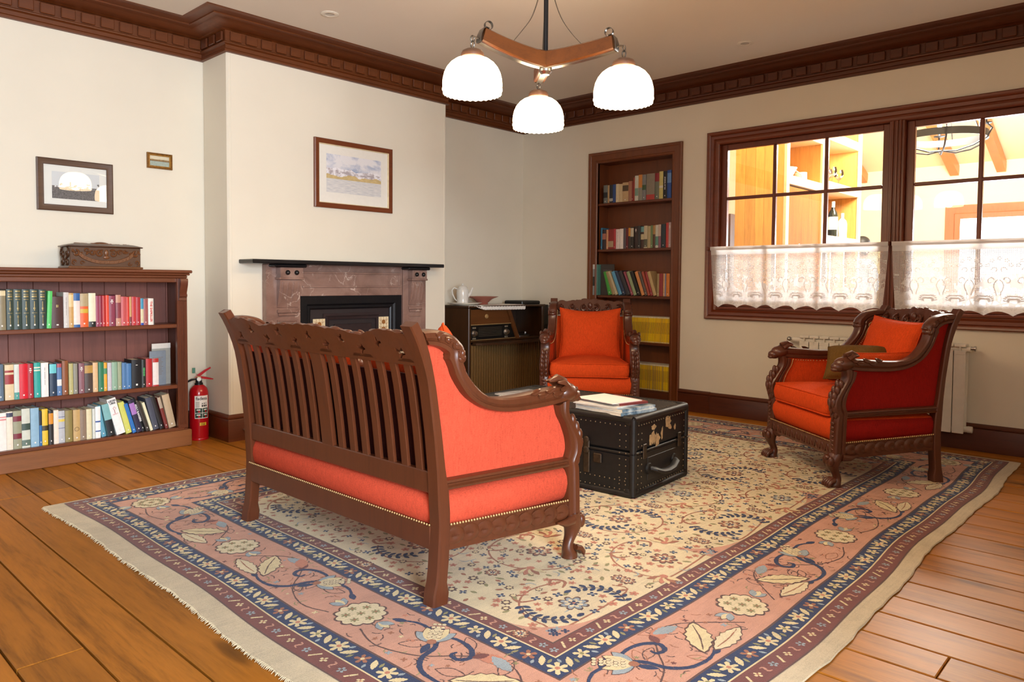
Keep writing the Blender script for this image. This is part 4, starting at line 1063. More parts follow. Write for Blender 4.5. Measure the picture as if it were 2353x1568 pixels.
pict_frame('framed_watercolour', 'framed watercolour of snowy mountains above the fireplace', (-2.925, -DB, 1.79), (1, 0, 0), (0, -1, 0), pw_, ph_, .04, wood('picture_frame_brown', rgb(112, 56, 28), 0, .35, .3), .024, (.075, .075, .09, .075), P1, False, plain('cream_slip', rgb(224, 208, 168), .6))
def bw_photo():
    m = NT('old_photograph'); tc = m.n('TexCoord'); sp = m.n('SeparateXYZ'); m.l(tc.outputs['Object'], sp.inputs[0]); z = sp.outputs[2]
    v = m.coords((1, 1, 2)); g = m.noise(v, 90, 5, .7); cb = m.n('CombineXYZ'); m.l(sp.outputs[0], cb.inputs[0])
    town = m.math('ADD', .085, m.math('MULTIPLY', m.math('GREATER_THAN', m.noise(cb.outputs[0], 26, 1), .52), .03))
    c = m.ramp(g, [(.35, rgb(62, 58, 56)), (.65, rgb(132, 126, 122))]); tn = m.ramp(m.noise(v, 40, 1), [(.45, rgb(110, 104, 100)), (.5, rgb(226, 222, 218))])
    c = m.mix(m.math('GREATER_THAN', z, .075), c, tn); c = m.mix(m.math('GREATER_THAN', z, town), c, rgb(212, 212, 210)); m.col(c); m.set(Roughness=.6); return m.mat
pict_frame('framed_photograph', 'framed black and white photograph of a settlement above the low bookcase', (-4.755, 0, 1.652), (1, 0, 0), (0, -1, 0), .465, .345, .038, wood('picture_frame_dark', rgb(84, 58, 42), 0, .4, .35), .02, (.052, .048, .045, .045), bw_photo())
P3 = landscape('seascape_painting', .14, .08, rgb(196, 186, 158), rgb(214, 204, 176), rgb(120, 96, 62), rgb(150, 122, 78), rgb(112, 84, 56), rgb(128, 150, 140), rgb(186, 192, 178), .5, .3, .6)
g3 = pict_frame('small_painting', 'tiny gilt framed painting of a rocky coast beside the chimney breast', (-4.058, 0, 2.006), (1, 0, 0), (0, -1, 0), .178, .112, .014, plain('gilt_frame', rgb(150, 104, 44), .4, .5, .4, 90), .022, 0.0, P3, False, plain('gilt_slip', rgb(196, 150, 74), .35, .6))
mb = MB()
for k in range(22):
    for z in (.006, .106): mb.ball((.006 + .166 * k / 21, -.020, z), (.0042, .004, .0036), 6, 4)
for k in range(13):
    for x in (.006, .172): mb.ball((x, -.020, .008 + .096 * k / 12), (.0036, .004, .0042), 6, 4)
mb.build('beading', MATS['gilt_frame'], g3, 60)

# ---------------------------------------------------------------- low bookcase
M_BC = wood('bookcase_mahogany', rgb(108, 58, 34), 0, .35, .3, 4); M_BCZ = wood('bookcase_mahogany_upright', rgb(100, 52, 32), 2, .35, .3, 4); M_BCB = wood('bookcase_back_boards', rgb(122, 72, 62), 2, .5, .3, 3, .05, vary=.2)
bc = thing('low_bookcase', 'low mahogany bookcase full of books along the left wall', 'bookcase', (-4.7, 0, 0))
bx = lambda x: x + 4.7
BX0, BX1, BY = -5.52, -3.905, -.285
MB().sweep([(bx(BX0) - .01, -.005), (bx(BX0) - .01, BY + .0), (bx(BX1) + .0, BY + .0), (bx(BX1) + .0, -.005)], [(-.05, 1.205), (0, 1.205), (.008, 1.214), (.008, 1.222), (.02, 1.23), (.022, 1.24), (.032, 1.244), (.034, 1.262), (.028, 1.266), (-.05, 1.266)], lambda u, v, h: (u, v, h)).build('cornice', M_BC, bc, 30) if False else None
top = MB()
for z0, z1, o in ((1.244, 1.266, .034), (1.228, 1.244, .022), (1.208, 1.228, .008)): top.b3(bx(BX0) - o, bx(BX1) + o, BY - o, -.004, z0, z1, .006)
top.build('top', M_BC, bc)
MB().b3(bx(BX0) + .03, bx(BX1) - .03, BY + .004, BY + .02, 1.178, 1.21, .004).build('top_rail', M_BC, bc)
for xx, sg in ((BX0, 1), (BX1, -1)):
    s = MB(); s.b3(bx(xx), bx(xx) + sg * .022, BY, -.004, 0.0, 1.21, .003); s = s.build('side_panel', M_BCZ, bc)
    st = MB(); st.b3(bx(xx) - sg * .004, bx(xx) + sg * .068, BY - .006, BY + .03, .13, 1.208, .003)
    for q in (.018, .034, .05): st.b3(bx(xx) + sg * (q - .005), bx(xx) + sg * (q + .005), BY - .011, BY - .004, .16, 1.04, .003)
    st = st.build('stile', M_BCZ, bc)
    cb = MB(); cb.prism([(0, 1.206), (-.04, 1.206), (-.046, 1.19), (-.042, 1.16), (-.028, 1.12), (-.02, 1.10), (-.03, 1.09), (-.028, 1.078), (-.014, 1.07), (-.016, 1.05), (0, 1.045)], bx(xx) + sg * .006, bx(xx) + sg * .058, lambda a, b, w: (w, BY - .004 + a, b)); cb.build('corbel', M_BCZ, st, 30)
MB().b3(bx(BX0) - .02, bx(BX1) + .024, BY - .02, -.004, 0, .118, .006).build('plinth', wood('bookcase_plinth', rgb(132, 82, 46), 0, .4, .3, 4), bc)
for z in (.882, .448): MB().b3(bx(BX0) + .02, bx(BX1) - .02, BY + .004, -.02, z - .028, z - .0006, .004).build('shelf', M_BC, bc)
MB().b3(bx(BX0) + .02, bx(BX1) - .02, BY - .004, -.02, .116, .1374, .004).build('shelf', M_BC, bc)
x = BX0 + .02; rb = random.Random(4)
while x < BX1 - .025:
    w = min(rb.choice((.14, .15, .132, .145)), BX1 - .022 - x); MB().b3(bx(x) + .001, bx(x + w) - .001, -.018, -.006, .13, 1.2, .002).build('back_board', M_BCB, bc); x += w

# ---------------------------------------------------------------- books
def cover_mat(c):
    k = 'cover_' + c
    if k in MATS: return MATS[k]
    return plain(k, hexc(c), .45, var=.07, scale=40, bump=.04)
M_STICK = plain('white_spine_label', rgb(236, 232, 226), .5, var=.02); M_GOLD = plain('gilt_stamping', rgb(150, 132, 84), .4, .3, .3, 120)
def book(name, label, w, h, d, c, style, M, group, sticker=True, seed=0):
    """local axes: x width, -y spine, z height; origin bottom centre of the spine"""
    root = thing(name, label, 'book', group=group); root.matrix_world = M
    cm = cover_mat(c); t = min(.0028, w * .16); bul = min(.004, w * .14); mb = MB()
    arc = [(-w / 2 + w * q / 6, -bul * sin(pi * q / 6)) for q in range(7)]
    poly = arc + [(w / 2, d), (w / 2 - t, d), (w / 2 - t, t), (-w / 2 + t, t), (-w / 2 + t, d), (-w / 2, d)]
    mb.prism(poly, 0, h, lambda a, b, z: (a, b, z)); mb.build('cover', cm, root, 40)
    MB().b3(-w / 2 + t, w / 2 - t, t, d - .004, .003, h - .004).build('pages', M_PAPER, root)
    def band(f0, f1, mt, wi=1.0, nm='spine_band', pro=.0005):
        m2 = MB(); pts = [(x_ * wi, y_ - pro) for x_, y_ in arc]
        m2.loft([[(x_, y_, h * f) for x_, y_ in pts] for f in (f0, f1)], closed_ring=False, caps=False); return m2.build(nm, mt, root, 60)
    for s in style.split(';'):
        if s.startswith('t:'): _, cc, a, b = s.split(':'); band(float(a), float(b), cover_mat(cc))
        elif s == 'gilt':
            for a, b in ((.93, .965), (.865, .885), (.80, .84), (.74, .755), (.4, .412)): band(a, b, M_GOLD, .86, 'gilt_band')
            for a, b, wi in ((.46, .70, .34), (.50, .54, .6), (.12, .36, .22), (.3, .33, .5)): band(a, b, M_GOLD, wi, 'gilt_ornament')
        elif s == 'ribs':
            for f in (.2, .4, .6, .8): band(f - .008, f + .008, cm, 1.0, 'raised_band', .002)
            band(.66, .74, M_GOLD, .5, 'gilt_title')
        elif s == 'title':
            for a, b, wi in ((.84, .875, .7), (.79, .82, .8), (.74, .765, .5)): band(a, b, M_STICK, wi, 'title_print')
        elif s == 'line':
            for a, b in ((.35, .5), (.52, .74), (.77, .86)): band(a, b, plain('grey_print', rgb(120, 116, 112), .5), .16, 'title_print')
        elif s == 'line2': band(.8, .82, M_STICK, .5, 'title_print'); band(.12, .15, M_STICK, .5, 'title_print')
        elif s == 'ring': MB().tube([(.32 * w * cos(a), -bul - .0006, h * .38 + .32 * w * sin(a)) for a in [2 * pi * q / 14 for q in range(14)]], .0012, 5, True).build('emblem', cover_mat('5a4630'), root); 
        elif s in ('ship', 'bold', 'bold2', 'green', 'leon'):
            tx = {'ship': ('THE SHIPKILLER', .0215, 'c8322c', 1), 'bold': ('HOLY RANGERS', .0175, 'f0efee', 1), 'bold2': ('JOURNAL OF THE', .015, 'e8e4dc', 0), 'green': ('GENGHIS', .014, '58b86c', 0), 'leon': None}[s]
            if tx:
                me = text_mesh(tx[0], tx[1], cover_mat(tx[2]), .0002, 'CENTER', .0006); 
                L = max(v.co.x for v in me.vertices) - min(v.co.x for v in me.vertices); k = min(1.0, h * (.78 if s == 'ship' else .7) / L)
                for v in me.vertices: v.co.x *= k
                place(me, 'title', root, frame((0, -bul - .001, h * (.5 if s == 'ship' else .56)), (0, 0, -1), (1, 0, 0), (0, -1, 0)))
            else:
                for q, (tt, zz) in enumerate((('LEON', .93), ('URIS', .865))): place(text_mesh(tt, .0185, cover_mat('1c1a1c'), .0002, 'CENTER', .0007, .95), 'author', root, frame((0, -bul - .0012, h * zz), (1, 0, 0), (0, 0, 1), (0, -1, 0)))
                place(text_mesh('TRINITY', .0105, cover_mat('c0392e'), .0002), 'title', root, frame((0, -bul - .0012, h * .56), (1, 0, 0), (0, 0, 1), (0, -1, 0)))
                e = MB(); zc = h * .70; yy = -bul - .0014
                e.tube([(-.002, yy, zc - .03), (0, yy, zc - .006), (-.006, yy, zc + .008), (.004, yy, zc + .016), (.012, yy, zc + .006), (.006, yy, zc - .004)], [.004, .004, .003, .003, .002, .001], 5, flat=.3); e.build('emblem', cover_mat('b8443a'), root)
    if sticker and w > .012 and style not in ('ship',):
        band(.085, .125, M_STICK, .34, 'library_label', .0012)
    return root
M_rows = []
def do_row(rows, zb, shelf, start=0, tilt=False, alcove=False, group=None, total0=0):
    for i, (p, w, h, ang, c, d, st) in enumerate(rows):
        rr = random.Random(i * 7 + int(zb * 100)); dep = rr.uniform(.135, .16) if not alcove else rr.uniform(.115, .14)
        lab = '%s book, %s from left, %s' % (d, ordinal(i + 1 + total0), shelf)
        yo = rr.uniform(0, .012)
        if not tilt:
            M = T((p, -.262 + yo, zb)) if not alcove else T((.022 + yo * .6, p, zb)) @ RZ(radians(-90))
            if st == 'lean2': M = M @ RY(radians(2.5))
        else:
            piv = T((-w / 2, 0, 0)); 
            base = T((p, -.262 + yo, zb)) if not alcove else T((.022 + yo * .6, p, zb)) @ RZ(radians(-90))
            M = base @ T((w * 0, 0, w * sin(radians(ang)) * 0 + .0005)) @ RY(radians(-ang)) @ T((w / 2, 0, 0))
            M = T((0, 0, 0)) @ M
        book('book', lab, w, h, dep, c, st.replace('lean2', 'plain'), M, group, not alcove or i % 2 == 0, i)
SHELF_A = [(-5.0168, 0.0417, 0.244, 0, '8a7f63', 'grey-brown cloth', 't:d9c9a0:.86:.98'), (-4.9728, 0.0378, 0.25, 0, '2f4038', 'dark green gilt-stamped', 'gilt'), (-4.9317, 0.0429, 0.25, 0, '2e403a', 'dark green gilt-stamped', 'gilt'), (-4.8877, 0.0435, 0.249, 0, '2d3f3a', 'dark green gilt-stamped', 'gilt'), (-4.8426, 0.0453, 0.249, 0, '2f4140', 'dark green gilt-stamped', 'gilt'), (-4.7992, 0.0399, 0.247, 0, '2c3d3a', 'dark green gilt-stamped', 'gilt'), (-4.7656, 0.0258, 0.238, 0, '57c968', 'bright green', 'lean2'), (-4.7167, 0.0668, 0.202, 0, '4a2a28', 'dark brown leather ribbed', 'ribs'), (-4.6655, 0.0304, 0.229, 0, 'cfc9c4', 'silver-white wrapped', 'line'), (-4.6355, 0.0282, 0.224, 0, 'c99f62', 'tan patterned', 't:e3c691:.6:.95'), (-4.6019, 0.0374, 0.223, 0, 'e8d9d2', 'white with pink pattern and blue ends', 't:2c5f9e:.78:1;t:2c5f9e:0:.08'), (-4.559, 0.0469, 0.22, 0, 'e0602c', 'orange and tan', 't:b3a07a:.62:1;t:cfae3c:.42:.54'), (-4.5135, 0.0424, 0.223, 0, 'e9e2c6', 'cream with black palm tree', 't:1c1f1e:0:.16'), (-4.4816, 0.0203, 0.205, 0, '9c4560', 'mauve', 'plain'), (-4.4604, 0.0205, 0.205, 0, '8c2038', 'dark crimson', 'plain'), (-4.4404, 0.0179, 0.205, 0, 'c23a38', 'red with white lettering', 'line'), (-4.4209, 0.0194, 0.208, 0, 'e0492f', 'orange-red', 'plain'), (-4.3905, 0.0399, 0.204, 0, '8c3b52', 'maroon with cream title', 'title'), (-4.3522, 0.0321, 0.21, 0, '8a3d48', 'maroon and pink worn', 't:c69078:0:.25;t:c69078:.75:1'), (-4.3179, 0.0352, 0.198, 0, 'c25456', 'rose-red', 'plain'), (-4.2901, 0.0188, 0.195, 0, 'd23f33', 'bright vermilion', 'plain'), (-4.2733, 0.0132, 0.197, 0, 'c89a62', 'narrow cream and maroon', 't:7c2f35:0:.3'), (-4.2521, 0.0275, 0.197, 0, 'c0353a', 'plain red cloth', 'plain'), (-4.2231, 0.0291, 0.193, 0, 'b12c36', 'deep crimson cloth', 'plain'), (-4.1982, 0.0193, 0.185, 0, 'd8cfa8', 'cream with blue top and foot', 't:3790b5:.6:1;t:2346a8:0:.08'), (-4.173, 0.0296, 0.181, 0, 'a25a58', 'dusty rose', 'plain'), (-4.1402, 0.0342, 0.184, 0, 'efe6dc', 'white red-lettered', 'ship'), (-4.1162, 0.0095, 0.181, 0, '4a3a36', 'thin dark brown', 'plain')]
SHELF_B = [(-5.0308, 0.0305, 0.224, 0, '5f7488', 'slate blue', 'line'), (-4.9847, 0.0468, 0.218, 0, 'dcc7a0', 'cream with red panels', 't:9c2f2f:.45:.72;t:9c2f2f:.78:.84'), (-4.947, 0.0268, 0.218, 0, 'd5dbd3', 'white and pale teal', 't:4f9c94:0:.2'), (-4.9099, 0.0457, 0.218, 0, 'd0182c', 'glossy bright red', 'plain'), (-4.8714, 0.0298, 0.216, 0, 'a83038', 'dark red white-titled', 'title'), (-4.8358, 0.0349, 0.22, 0, '2fa39a', 'teal striped', 't:d8e0c8:.76:.80;t:d8e0c8:.84:.88'), (-4.795, 0.0402, 0.217, 0, 'ece8e6', 'white grey-lettered', 'line'), (-4.7478, 0.0383, 0.208, 0, '263a52', 'navy with aqua top', 't:6cc8cf:.7:.98'), (-4.7122, 0.0264, 0.205, 0, '5b7fae', 'blue and white patterned', 't:b05058:.88:1;t:e0e2e0:.3:.5'), (-4.6783, 0.0342, 0.22, 0, '8a5230', 'tall brown leather', 'plain'), (-4.646, 0.0244, 0.2, 0, 'b8b27a', 'olive and cream', 'plain'), (-4.6181, 0.0247, 0.198, 0, '8f8d80', 'grey cloth', 'plain'), (-4.5835, 0.0326, 0.198, 0, '8a5f68', 'mauve-brown white-titled', 'title'), (-4.5394, 0.0487, 0.195, 0, '4d3f3a', 'dark brown with tan label', 't:b8904a:.66:.92'), (-4.4988, 0.0309, 0.195, 0, 'dcb78a', 'beige', 'plain'), (-4.4649, 0.0325, 0.195, 0, '2f7a58', 'emerald green', 'plain'), (-4.4369, 0.0194, 0.19, 0, 'e8a830', 'orange and yellow', 't:4c8f60:.6:.8'), (-4.4126, 0.0249, 0.188, 0, 'c6c2cc', 'pale lilac', 'plain'), (-4.3792, 0.0347, 0.189, 0, '8fb098', 'pale sage green', 'plain'), (-4.349, 0.024, 0.189, 0, '9aa382', 'grey-green narrow', 'plain'), (-4.3207, 0.0284, 0.181, 0, '4d78a8', 'medium blue', 'plain'), (-4.2887, 0.0315, 0.173, 0, '4576aa', 'cornflower blue', 'plain'), (-4.2387, 0.0633, 0.196, 0, '15161a', 'thick glossy black', 'line2'), (-4.1915, 0.0266, 0.193, 0, '22241f', 'black green-lettered', 'green'), (-4.1551, 0.0415, 0.196, 0, 'b5262a', 'scarlet', 'plain'), (-4.1126, 0.039, 0.196, 0, 'e6dcd8', 'white with red head and foot', 't:b5302c:.86:1;t:b5302c:0:.05')]
SHELF_C = [(-5.0307, 0.0508, 0.234, 0, 'f0e8e2', 'white pink-titled', 't:d98f90:.8:.84;t:d98f90:.87:.9'), (-4.9877, 0.0333, 0.237, 0, 'e8dfcc', 'cream with navy corner', 't:44485e:.86:.97'), (-4.947, 0.0441, 0.238, 0, '9a9a80', 'grey-green with maroon labels', 't:7a2a38:.72:.86;t:7a2a38:.26:.4'), (-4.9015, 0.0448, 0.246, 0, 'cfd3c6', 'white and dark green', 't:3c5048:.45:.62;t:607468:.05:.2'), (-4.8543, 0.0454, 0.245, 0, '8fb4cc', 'light blue cloth', 'plain'), (-4.8226, 0.0148, 0.219, 0, '2d6ca8', 'narrow blue', 't:20242c:.6:1'), (-4.7965, 0.033, 0.23, 0, 'e8c23c', 'bright yellow', 't:4a4028:.4:.54'), (-4.7651, 0.026, 0.218, 0, '2a2a2c', 'black and orange', 't:d89030:.6:.92'), (-4.7363, 0.0275, 0.217, 0, 'f0e0d0', 'cream orange-titled', 'title'), (-4.7023, 0.0365, 0.207, 0, 'b9bcc2', 'silver-grey banded', 't:6a6f94:.8:.82;t:e0c85a:.66:.74;t:6a6f94:.45:.47'), (-4.6609, 0.042, 0.205, 0, '8f824f', 'olive', 'plain'), (-4.6178, 0.04, 0.205, 0, 'c2a26c', 'tan with ring emblem', 'ring'), (-4.5774, 0.0367, 0.198, 0, '8f7a68', 'brown glossy wrapped', 'line'), (-4.5409, 0.0319, 0.199, 0, 'e0d6b0', 'cream', 'plain'), (-4.5153, 0.015, 0.199, 0, 'd5dcd6', 'thin pale grey', 'plain'), (-4.49, 0.031, 0.21, 0, 'f0efee', 'white with blue specks', 't:4060a0:.2:.24;t:4060a0:.5:.55')]
SHELF_C_TILT = [(-4.466, 0.0284, 0.214, 9.3, '5f9fb8', 'teal-blue tilted', 'plain'), (-4.4256, 0.0448, 0.22, 10.6, '7fb5b8', 'pale turquoise and black tilted', 't:1d2024:0:.5'), (-4.371, 0.0557, 0.255, 14.1, 'f4f0ee', 'white tilted with red emblem', 'leon'), (-4.3114, 0.0362, 0.225, 13.2, 'd2d46a', 'yellow-green tilted', 'plain'), (-4.2705, 0.0239, 0.213, 15.3, '2f74c0', 'royal blue tilted', 'plain'), (-4.2435, 0.034, 0.234, 14.3, '2e2a44', 'black and violet tilted', 't:a878c0:.55:.9'), (-4.2062, 0.0215, 0.245, 15.8, '14151a', 'black tilted with bold white lettering', 'bold'), (-4.1816, 0.0242, 0.222, 17.4, '3a322c', 'dark charcoal tilted', 'plain'), (-4.1538, 0.0176, 0.209, 15.8, 'e6e3c0', 'narrow cream tilted', 'plain'), (-4.1303, 0.0382, 0.235, 13.3, '4a4d5c', 'slate grey tilted', 'plain'), (-4.0858, 0.0296, 0.242, 15.2, '241f1e', 'plain black tilted', 'plain'), (-4.0513, 0.0212, 0.233, 14.1, '7a2f28', 'brown-red tilted', 't:b0a08c:.65:1'), (-4.0225, 0.0486, 0.243, 11.8, 'bfa98a', 'beige cloth tilted', 'plain')]
NICHE_A = [(-1.1178, 0.0483, 0.184, 0, '6f7470', 'grey photographic', 't:22262a:.3:.6'), (-1.1545, 0.0236, 0.181, 0, 'b89a70', 'narrow tan', 'plain'), (-1.1882, 0.0423, 0.182, 0, '2c2e34', 'black and white', 't:b0b0a8:.1:.25'), (-1.227, 0.0339, 0.183, 0, '2f4c86', 'royal blue narrow', 'plain'), (-1.2629, 0.0364, 0.185, 0, 'd9c9a4', 'cream', 'plain'), (-1.3039, 0.044, 0.181, 0, 'cdb890', 'parchment', 'plain'), (-1.3612, 0.0696, 0.192, 0, 'c4a57a', 'tan with dark title', 't:5a4630:.55:.85'), (-1.4168, 0.0405, 0.2, 0, 'a8755c', 'rose-brown', 'plain'), (-1.446, 0.0161, 0.195, 0, '8c2f2c', 'thin dark red', 'plain'), (-1.4633, 0.0181, 0.232, 0, 'a04030', 'narrow brick red', 'plain'), (-1.4928, 0.0399, 0.247, 0, 'cfcfc0', 'white and sea green', 't:7fa090:.2:.5'), (-1.5357, 0.0446, 0.253, 0, '8f8d80', 'grey with orange top', 't:d08840:.5:1'), (-1.5797, 0.0418, 0.249, 0, '7f8080', 'mid grey', 't:3f5a3c:.4:.6'), (-1.6514, 0.0955, 0.253, 0, '8c8272', 'wide grey-brown with red foot', 't:b8403a:0:.2'), (-1.7263, 0.0479, 0.25, 0, '6f7464', 'grey-green with dark red top', 't:8c2028:.68:1'), (-1.772, 0.0426, 0.263, 0, 'cfc478', 'yellow', 't:e0dac8:.4:.48'), (-1.8153, 0.0423, 0.261, 0, '1e1c1e', 'black white-lettered', 'bold2'), (-1.8592, 0.0443, 0.267, 0, '2c55a4', 'deep blue', 't:6f98d0:.55:.9')]
NICHE_B = [(-1.0711, 0.0185, 0.221, 0, '3f86b0', 'thin sky blue', 'plain'), (-1.1071, 0.0457, 0.202, 0, '3a2c34', 'dark plum', 't:b07060:.5:.8'), (-1.1467, 0.0264, 0.2, 0, 'd8a078', 'salmon narrow', 'plain'), (-1.1925, 0.0639, 0.203, 0, '8c2a24', 'dark red wide', 't:b09878:.1:.4'), (-1.2382, 0.0259, 0.205, 0, 'b83a40', 'crimson narrow', 'plain'), (-1.2742, 0.0444, 0.199, 0, 'e8dcd8', 'glossy white', 'line'), (-1.3204, 0.0413, 0.202, 0, 'f0e8e2', 'bright white', 'plain'), (-1.357, 0.0306, 0.209, 0, '5c545c', 'grey-purple', 'plain'), (-1.3884, 0.0304, 0.203, 0, '6a2028', 'burgundy', 'plain'), (-1.4169, 0.0251, 0.206, 0, '3c322c', 'black with orange top', 't:d08a30:.6:1'), (-1.449, 0.0378, 0.213, 0, '33302c', 'black and silver', 't:c8c0a8:.55:.95'), (-1.4911, 0.04, 0.22, 0, '3a2824', 'dark brown titled', 'title'), (-1.5317, 0.0296, 0.222, 0, '38383a', 'charcoal', 'plain'), (-1.5685, 0.0369, 0.212, 0, '4c322c', 'brown with teal and tan panels', 't:6fa0a0:.75:1;t:c4b890:.4:.65'), (-1.6072, 0.0392, 0.219, 0, 'c8bc9c', 'cream wildlife', 't:5a5a48:.05:.4'), (-1.6446, 0.0339, 0.213, 0, 'b8a880', 'sand', 'plain'), (-1.6741, 0.0239, 0.22, 0, '6f8a5c', 'leaf green narrow', 'plain'), (-1.7012, 0.0286, 0.219, 0, '5c3c2c', 'brown with ochre top', 't:b08850:.6:1'), (-1.7329, 0.0333, 0.221, 0, 'd0d0c0', 'white and jade', 't:5f9484:.1:.5'), (-1.7644, 0.0283, 0.224, 0, '8c5c6c', 'mauve', 't:c8b0a0:.5:1'), (-1.8054, 0.0473, 0.226, 0, '2f3c44', 'dark slate', 'plain'), (-1.8459, 0.0278, 0.237, 0, 'c0403c', 'bright red', 'plain'), (-1.8744, 0.0277, 0.24, 0, 'c0a8a8', 'pinkish grey', 'title')]
NICHE_C_TILT = [(-1.1682, 0.0455, 0.244, 15.7, '4fae48', 'green tilted', 'plain'), (-1.22, 0.0311, 0.25, 20.2, 'a8946c', 'narrow tan tilted', 'plain'), (-1.2563, 0.0325, 0.257, 24.2, 'c8bc98', 'cream tilted', 'plain'), (-1.3018, 0.0375, 0.254, 22.9, '5fa4cc', 'sky blue tilted', 'plain'), (-1.3456, 0.0368, 0.257, 24.1, '33405c', 'navy tilted', 'plain'), (-1.3911, 0.0437, 0.257, 24.4, '3c3a40', 'wide charcoal tilted', 'plain'), (-1.4487, 0.0232, 0.254, 23.1, '9c4c5c', 'raspberry tilted', 'plain'), (-1.4769, 0.0341, 0.252, 22.0, '9cac80', 'pale green tilted', 'plain'), (-1.5213, 0.0373, 0.253, 22.3, '24241f', 'glossy black tilted', 'plain'), (-1.5679, 0.0339, 0.249, 20.4, 'dc9458', 'apricot tilted', 'plain'), (-1.609, 0.0277, 0.248, 20.1, '5f5650', 'grey tilted', 'plain'), (-1.6427, 0.0248, 0.247, 19.0, 'a84e3a', 'terracotta tilted', 'plain'), (-1.6725, 0.0231, 0.244, 17.4, 'a03c40', 'crimson tilted', 'plain'), (-1.704, 0.0346, 0.246, 18.4, 'c4a878', 'beige page-edge tilted', 'plain')]
NICHE_C = [(-1.7549, 0.0253, 0.22, 0, 'a89468', 'olive', 'plain'), (-1.7883, 0.0399, 0.22, 0, '98383a', 'maroon', 'plain'), (-1.8198, 0.0176, 0.22, 0, 'd8a878', 'peach', 'plain'), (-1.8366, 0.0133, 0.22, 0, '8c8ca4', 'narrow navy and white', 'plain'), (-1.8634, 0.0363, 0.22, 0, 'dc8438', 'orange', 'plain'), (-1.8893, 0.0089, 0.22, 0, '5c4630', 'thin brown', 'plain')]
GA = 'books in the low bookcase'; GN = 'books in the alcove bookcase'
do_row(SHELF_A, .882, 'low bookcase top shelf', group=GA)
do_row(SHELF_B, .448, 'low bookcase middle shelf', group=GA)
do_row(SHELF_C, .138, 'low bookcase bottom shelf', group=GA)
do_row(SHELF_C_TILT, .138, 'low bookcase bottom shelf', tilt=True, group=GA, total0=len(SHELF_C))
do_row(NICHE_A, 2.01, 'alcove top shelf', alcove=True, group=GN)
do_row(NICHE_B, 1.54, 'alcove second shelf', alcove=True, group=GN)
do_row(NICHE_C_TILT, 1.07, 'alcove third shelf', tilt=True, alcove=True, group=GN)
do_row(NICHE_C, 1.07, 'alcove third shelf', alcove=True, group=GN, total0=len(NICHE_C_TILT))
# large flat folders leaning against the right end of the low bookcase's middle shelf
def folder(label, w, h, c, M, strip=None, lines=0, name='folder'):
    r = thing(name, label, 'folder'); r.matrix_world = M
    MB().box((0, 0, h / 2), (w, .008, h), .0015).build('cover', cover_mat(c), r)
    if strip: MB().b3(-w / 2, w / 2, -.0048, -.004, h * .88, h).build('strip', cover_mat(strip), r)
    for k in range(lines): MB().b3(-w * .32, w * .32 * (.7 + .3 * (k % 3 == 0)), -.0046, -.004, h * (.8 - .045 * k), h * (.8 - .045 * k) + .004).build('print_line', plain('grey_print', rgb(120, 116, 112), .5), r)
    return r
folder('large grey folder with white strip at right end of the middle shelf', .135, .295, '9a9c98', T((-4.052, -.20, .448)) @ RZ(radians(6)), 'd8d6d2')
folder('blue-grey printed booklet before the grey folder on the middle shelf', .118, .245, '7c8896', T((-4.085, -.222, .448)) @ RZ(radians(7)), None, 12, 'booklet')
# tall dark album and thin books at the left of the third alcove shelf
book('book', 'tall grey photographic book sticking out at left of third alcove shelf', .030, .315, .12, '8c9496', 't:2c3234:.3:.6;t:d0d4d4:.85:1', T((-.014, -1.012, 1.07)) @ RZ(radians(-90)), GN, False)
book('book', 'tall thin teal-edged book at left of third alcove shelf', .012, .315, .12, '5f9a92', 'plain', T((-.010, -1.050, 1.07)) @ RZ(radians(-90)), GN, False)
folder('dark grey album with white title standing cover outward on third alcove shelf', .15, .318, '3c3634', T((.055, -1.135, 1.07)) @ RZ(radians(-78)), None, 2, 'album')

# ---------------------------------------------------------------- alcove bookcase
M_AL = wood('alcove_mahogany', rgb(112, 58, 22), 2, .4, .3, 4); M_ALY = wood('alcove_mahogany_shelf', rgb(98, 48, 20), 1, .4, .3, 4)
al = thing('alcove_bookcase', 'tall built-in mahogany bookcase set in the right wall', 'bookcase', (0, -1.478, 0))
ay = lambda y: y + 1.478
MB().sweep([(ay(-1.035), 0), (ay(-1.035), 2.425), (ay(-1.92), 2.425), (ay(-1.92), 0)], [(-.008, -.02), (-.008, .012), (.0, .018), (.014, .016), (.02, .01), (.07, .016), (.08, .026), (.092, .03), (.1, .026), (.1, 0), (.1, -.0), (0, -.02)][:10], lambda u, v, h: (-h, u, v)).build('casing', M_AL, al, 30)
MB().b3(.175, .19, ay(-1.035), ay(-1.92), 0, 2.425).build('back', M_AL, al)
for y in (-1.037, -1.918): MB().b3(.0, .19, ay(y) - .006, ay(y) + .006, 0, 2.42).build('side', M_AL, al)
MB().b3(0, .19, ay(-1.03), ay(-1.925), 2.415, 2.43).build('head', M_ALY, al)
for z in (2.01, 1.54, 1.07, .614, .148): MB().b3(.006, .18, ay(-1.04), ay(-1.915), z - .026, z - .0006, .004).build('shelf', M_ALY, al)
MB().b3(.004, .02, ay(-1.04), ay(-1.915), 0, .126, .003).build('kick_board', M_ALY, al)
mags = []
M_YEL = [plain('magazine_yellow_%d' % k, c, .4, var=.1, scale=90) for k, c in enumerate((rgb(240, 196, 30), rgb(222, 182, 50), rgb(200, 164, 70), rgb(244, 208, 20)))]
M_MAGW = plain('magazine_edge_white', rgb(226, 218, 196), .6)
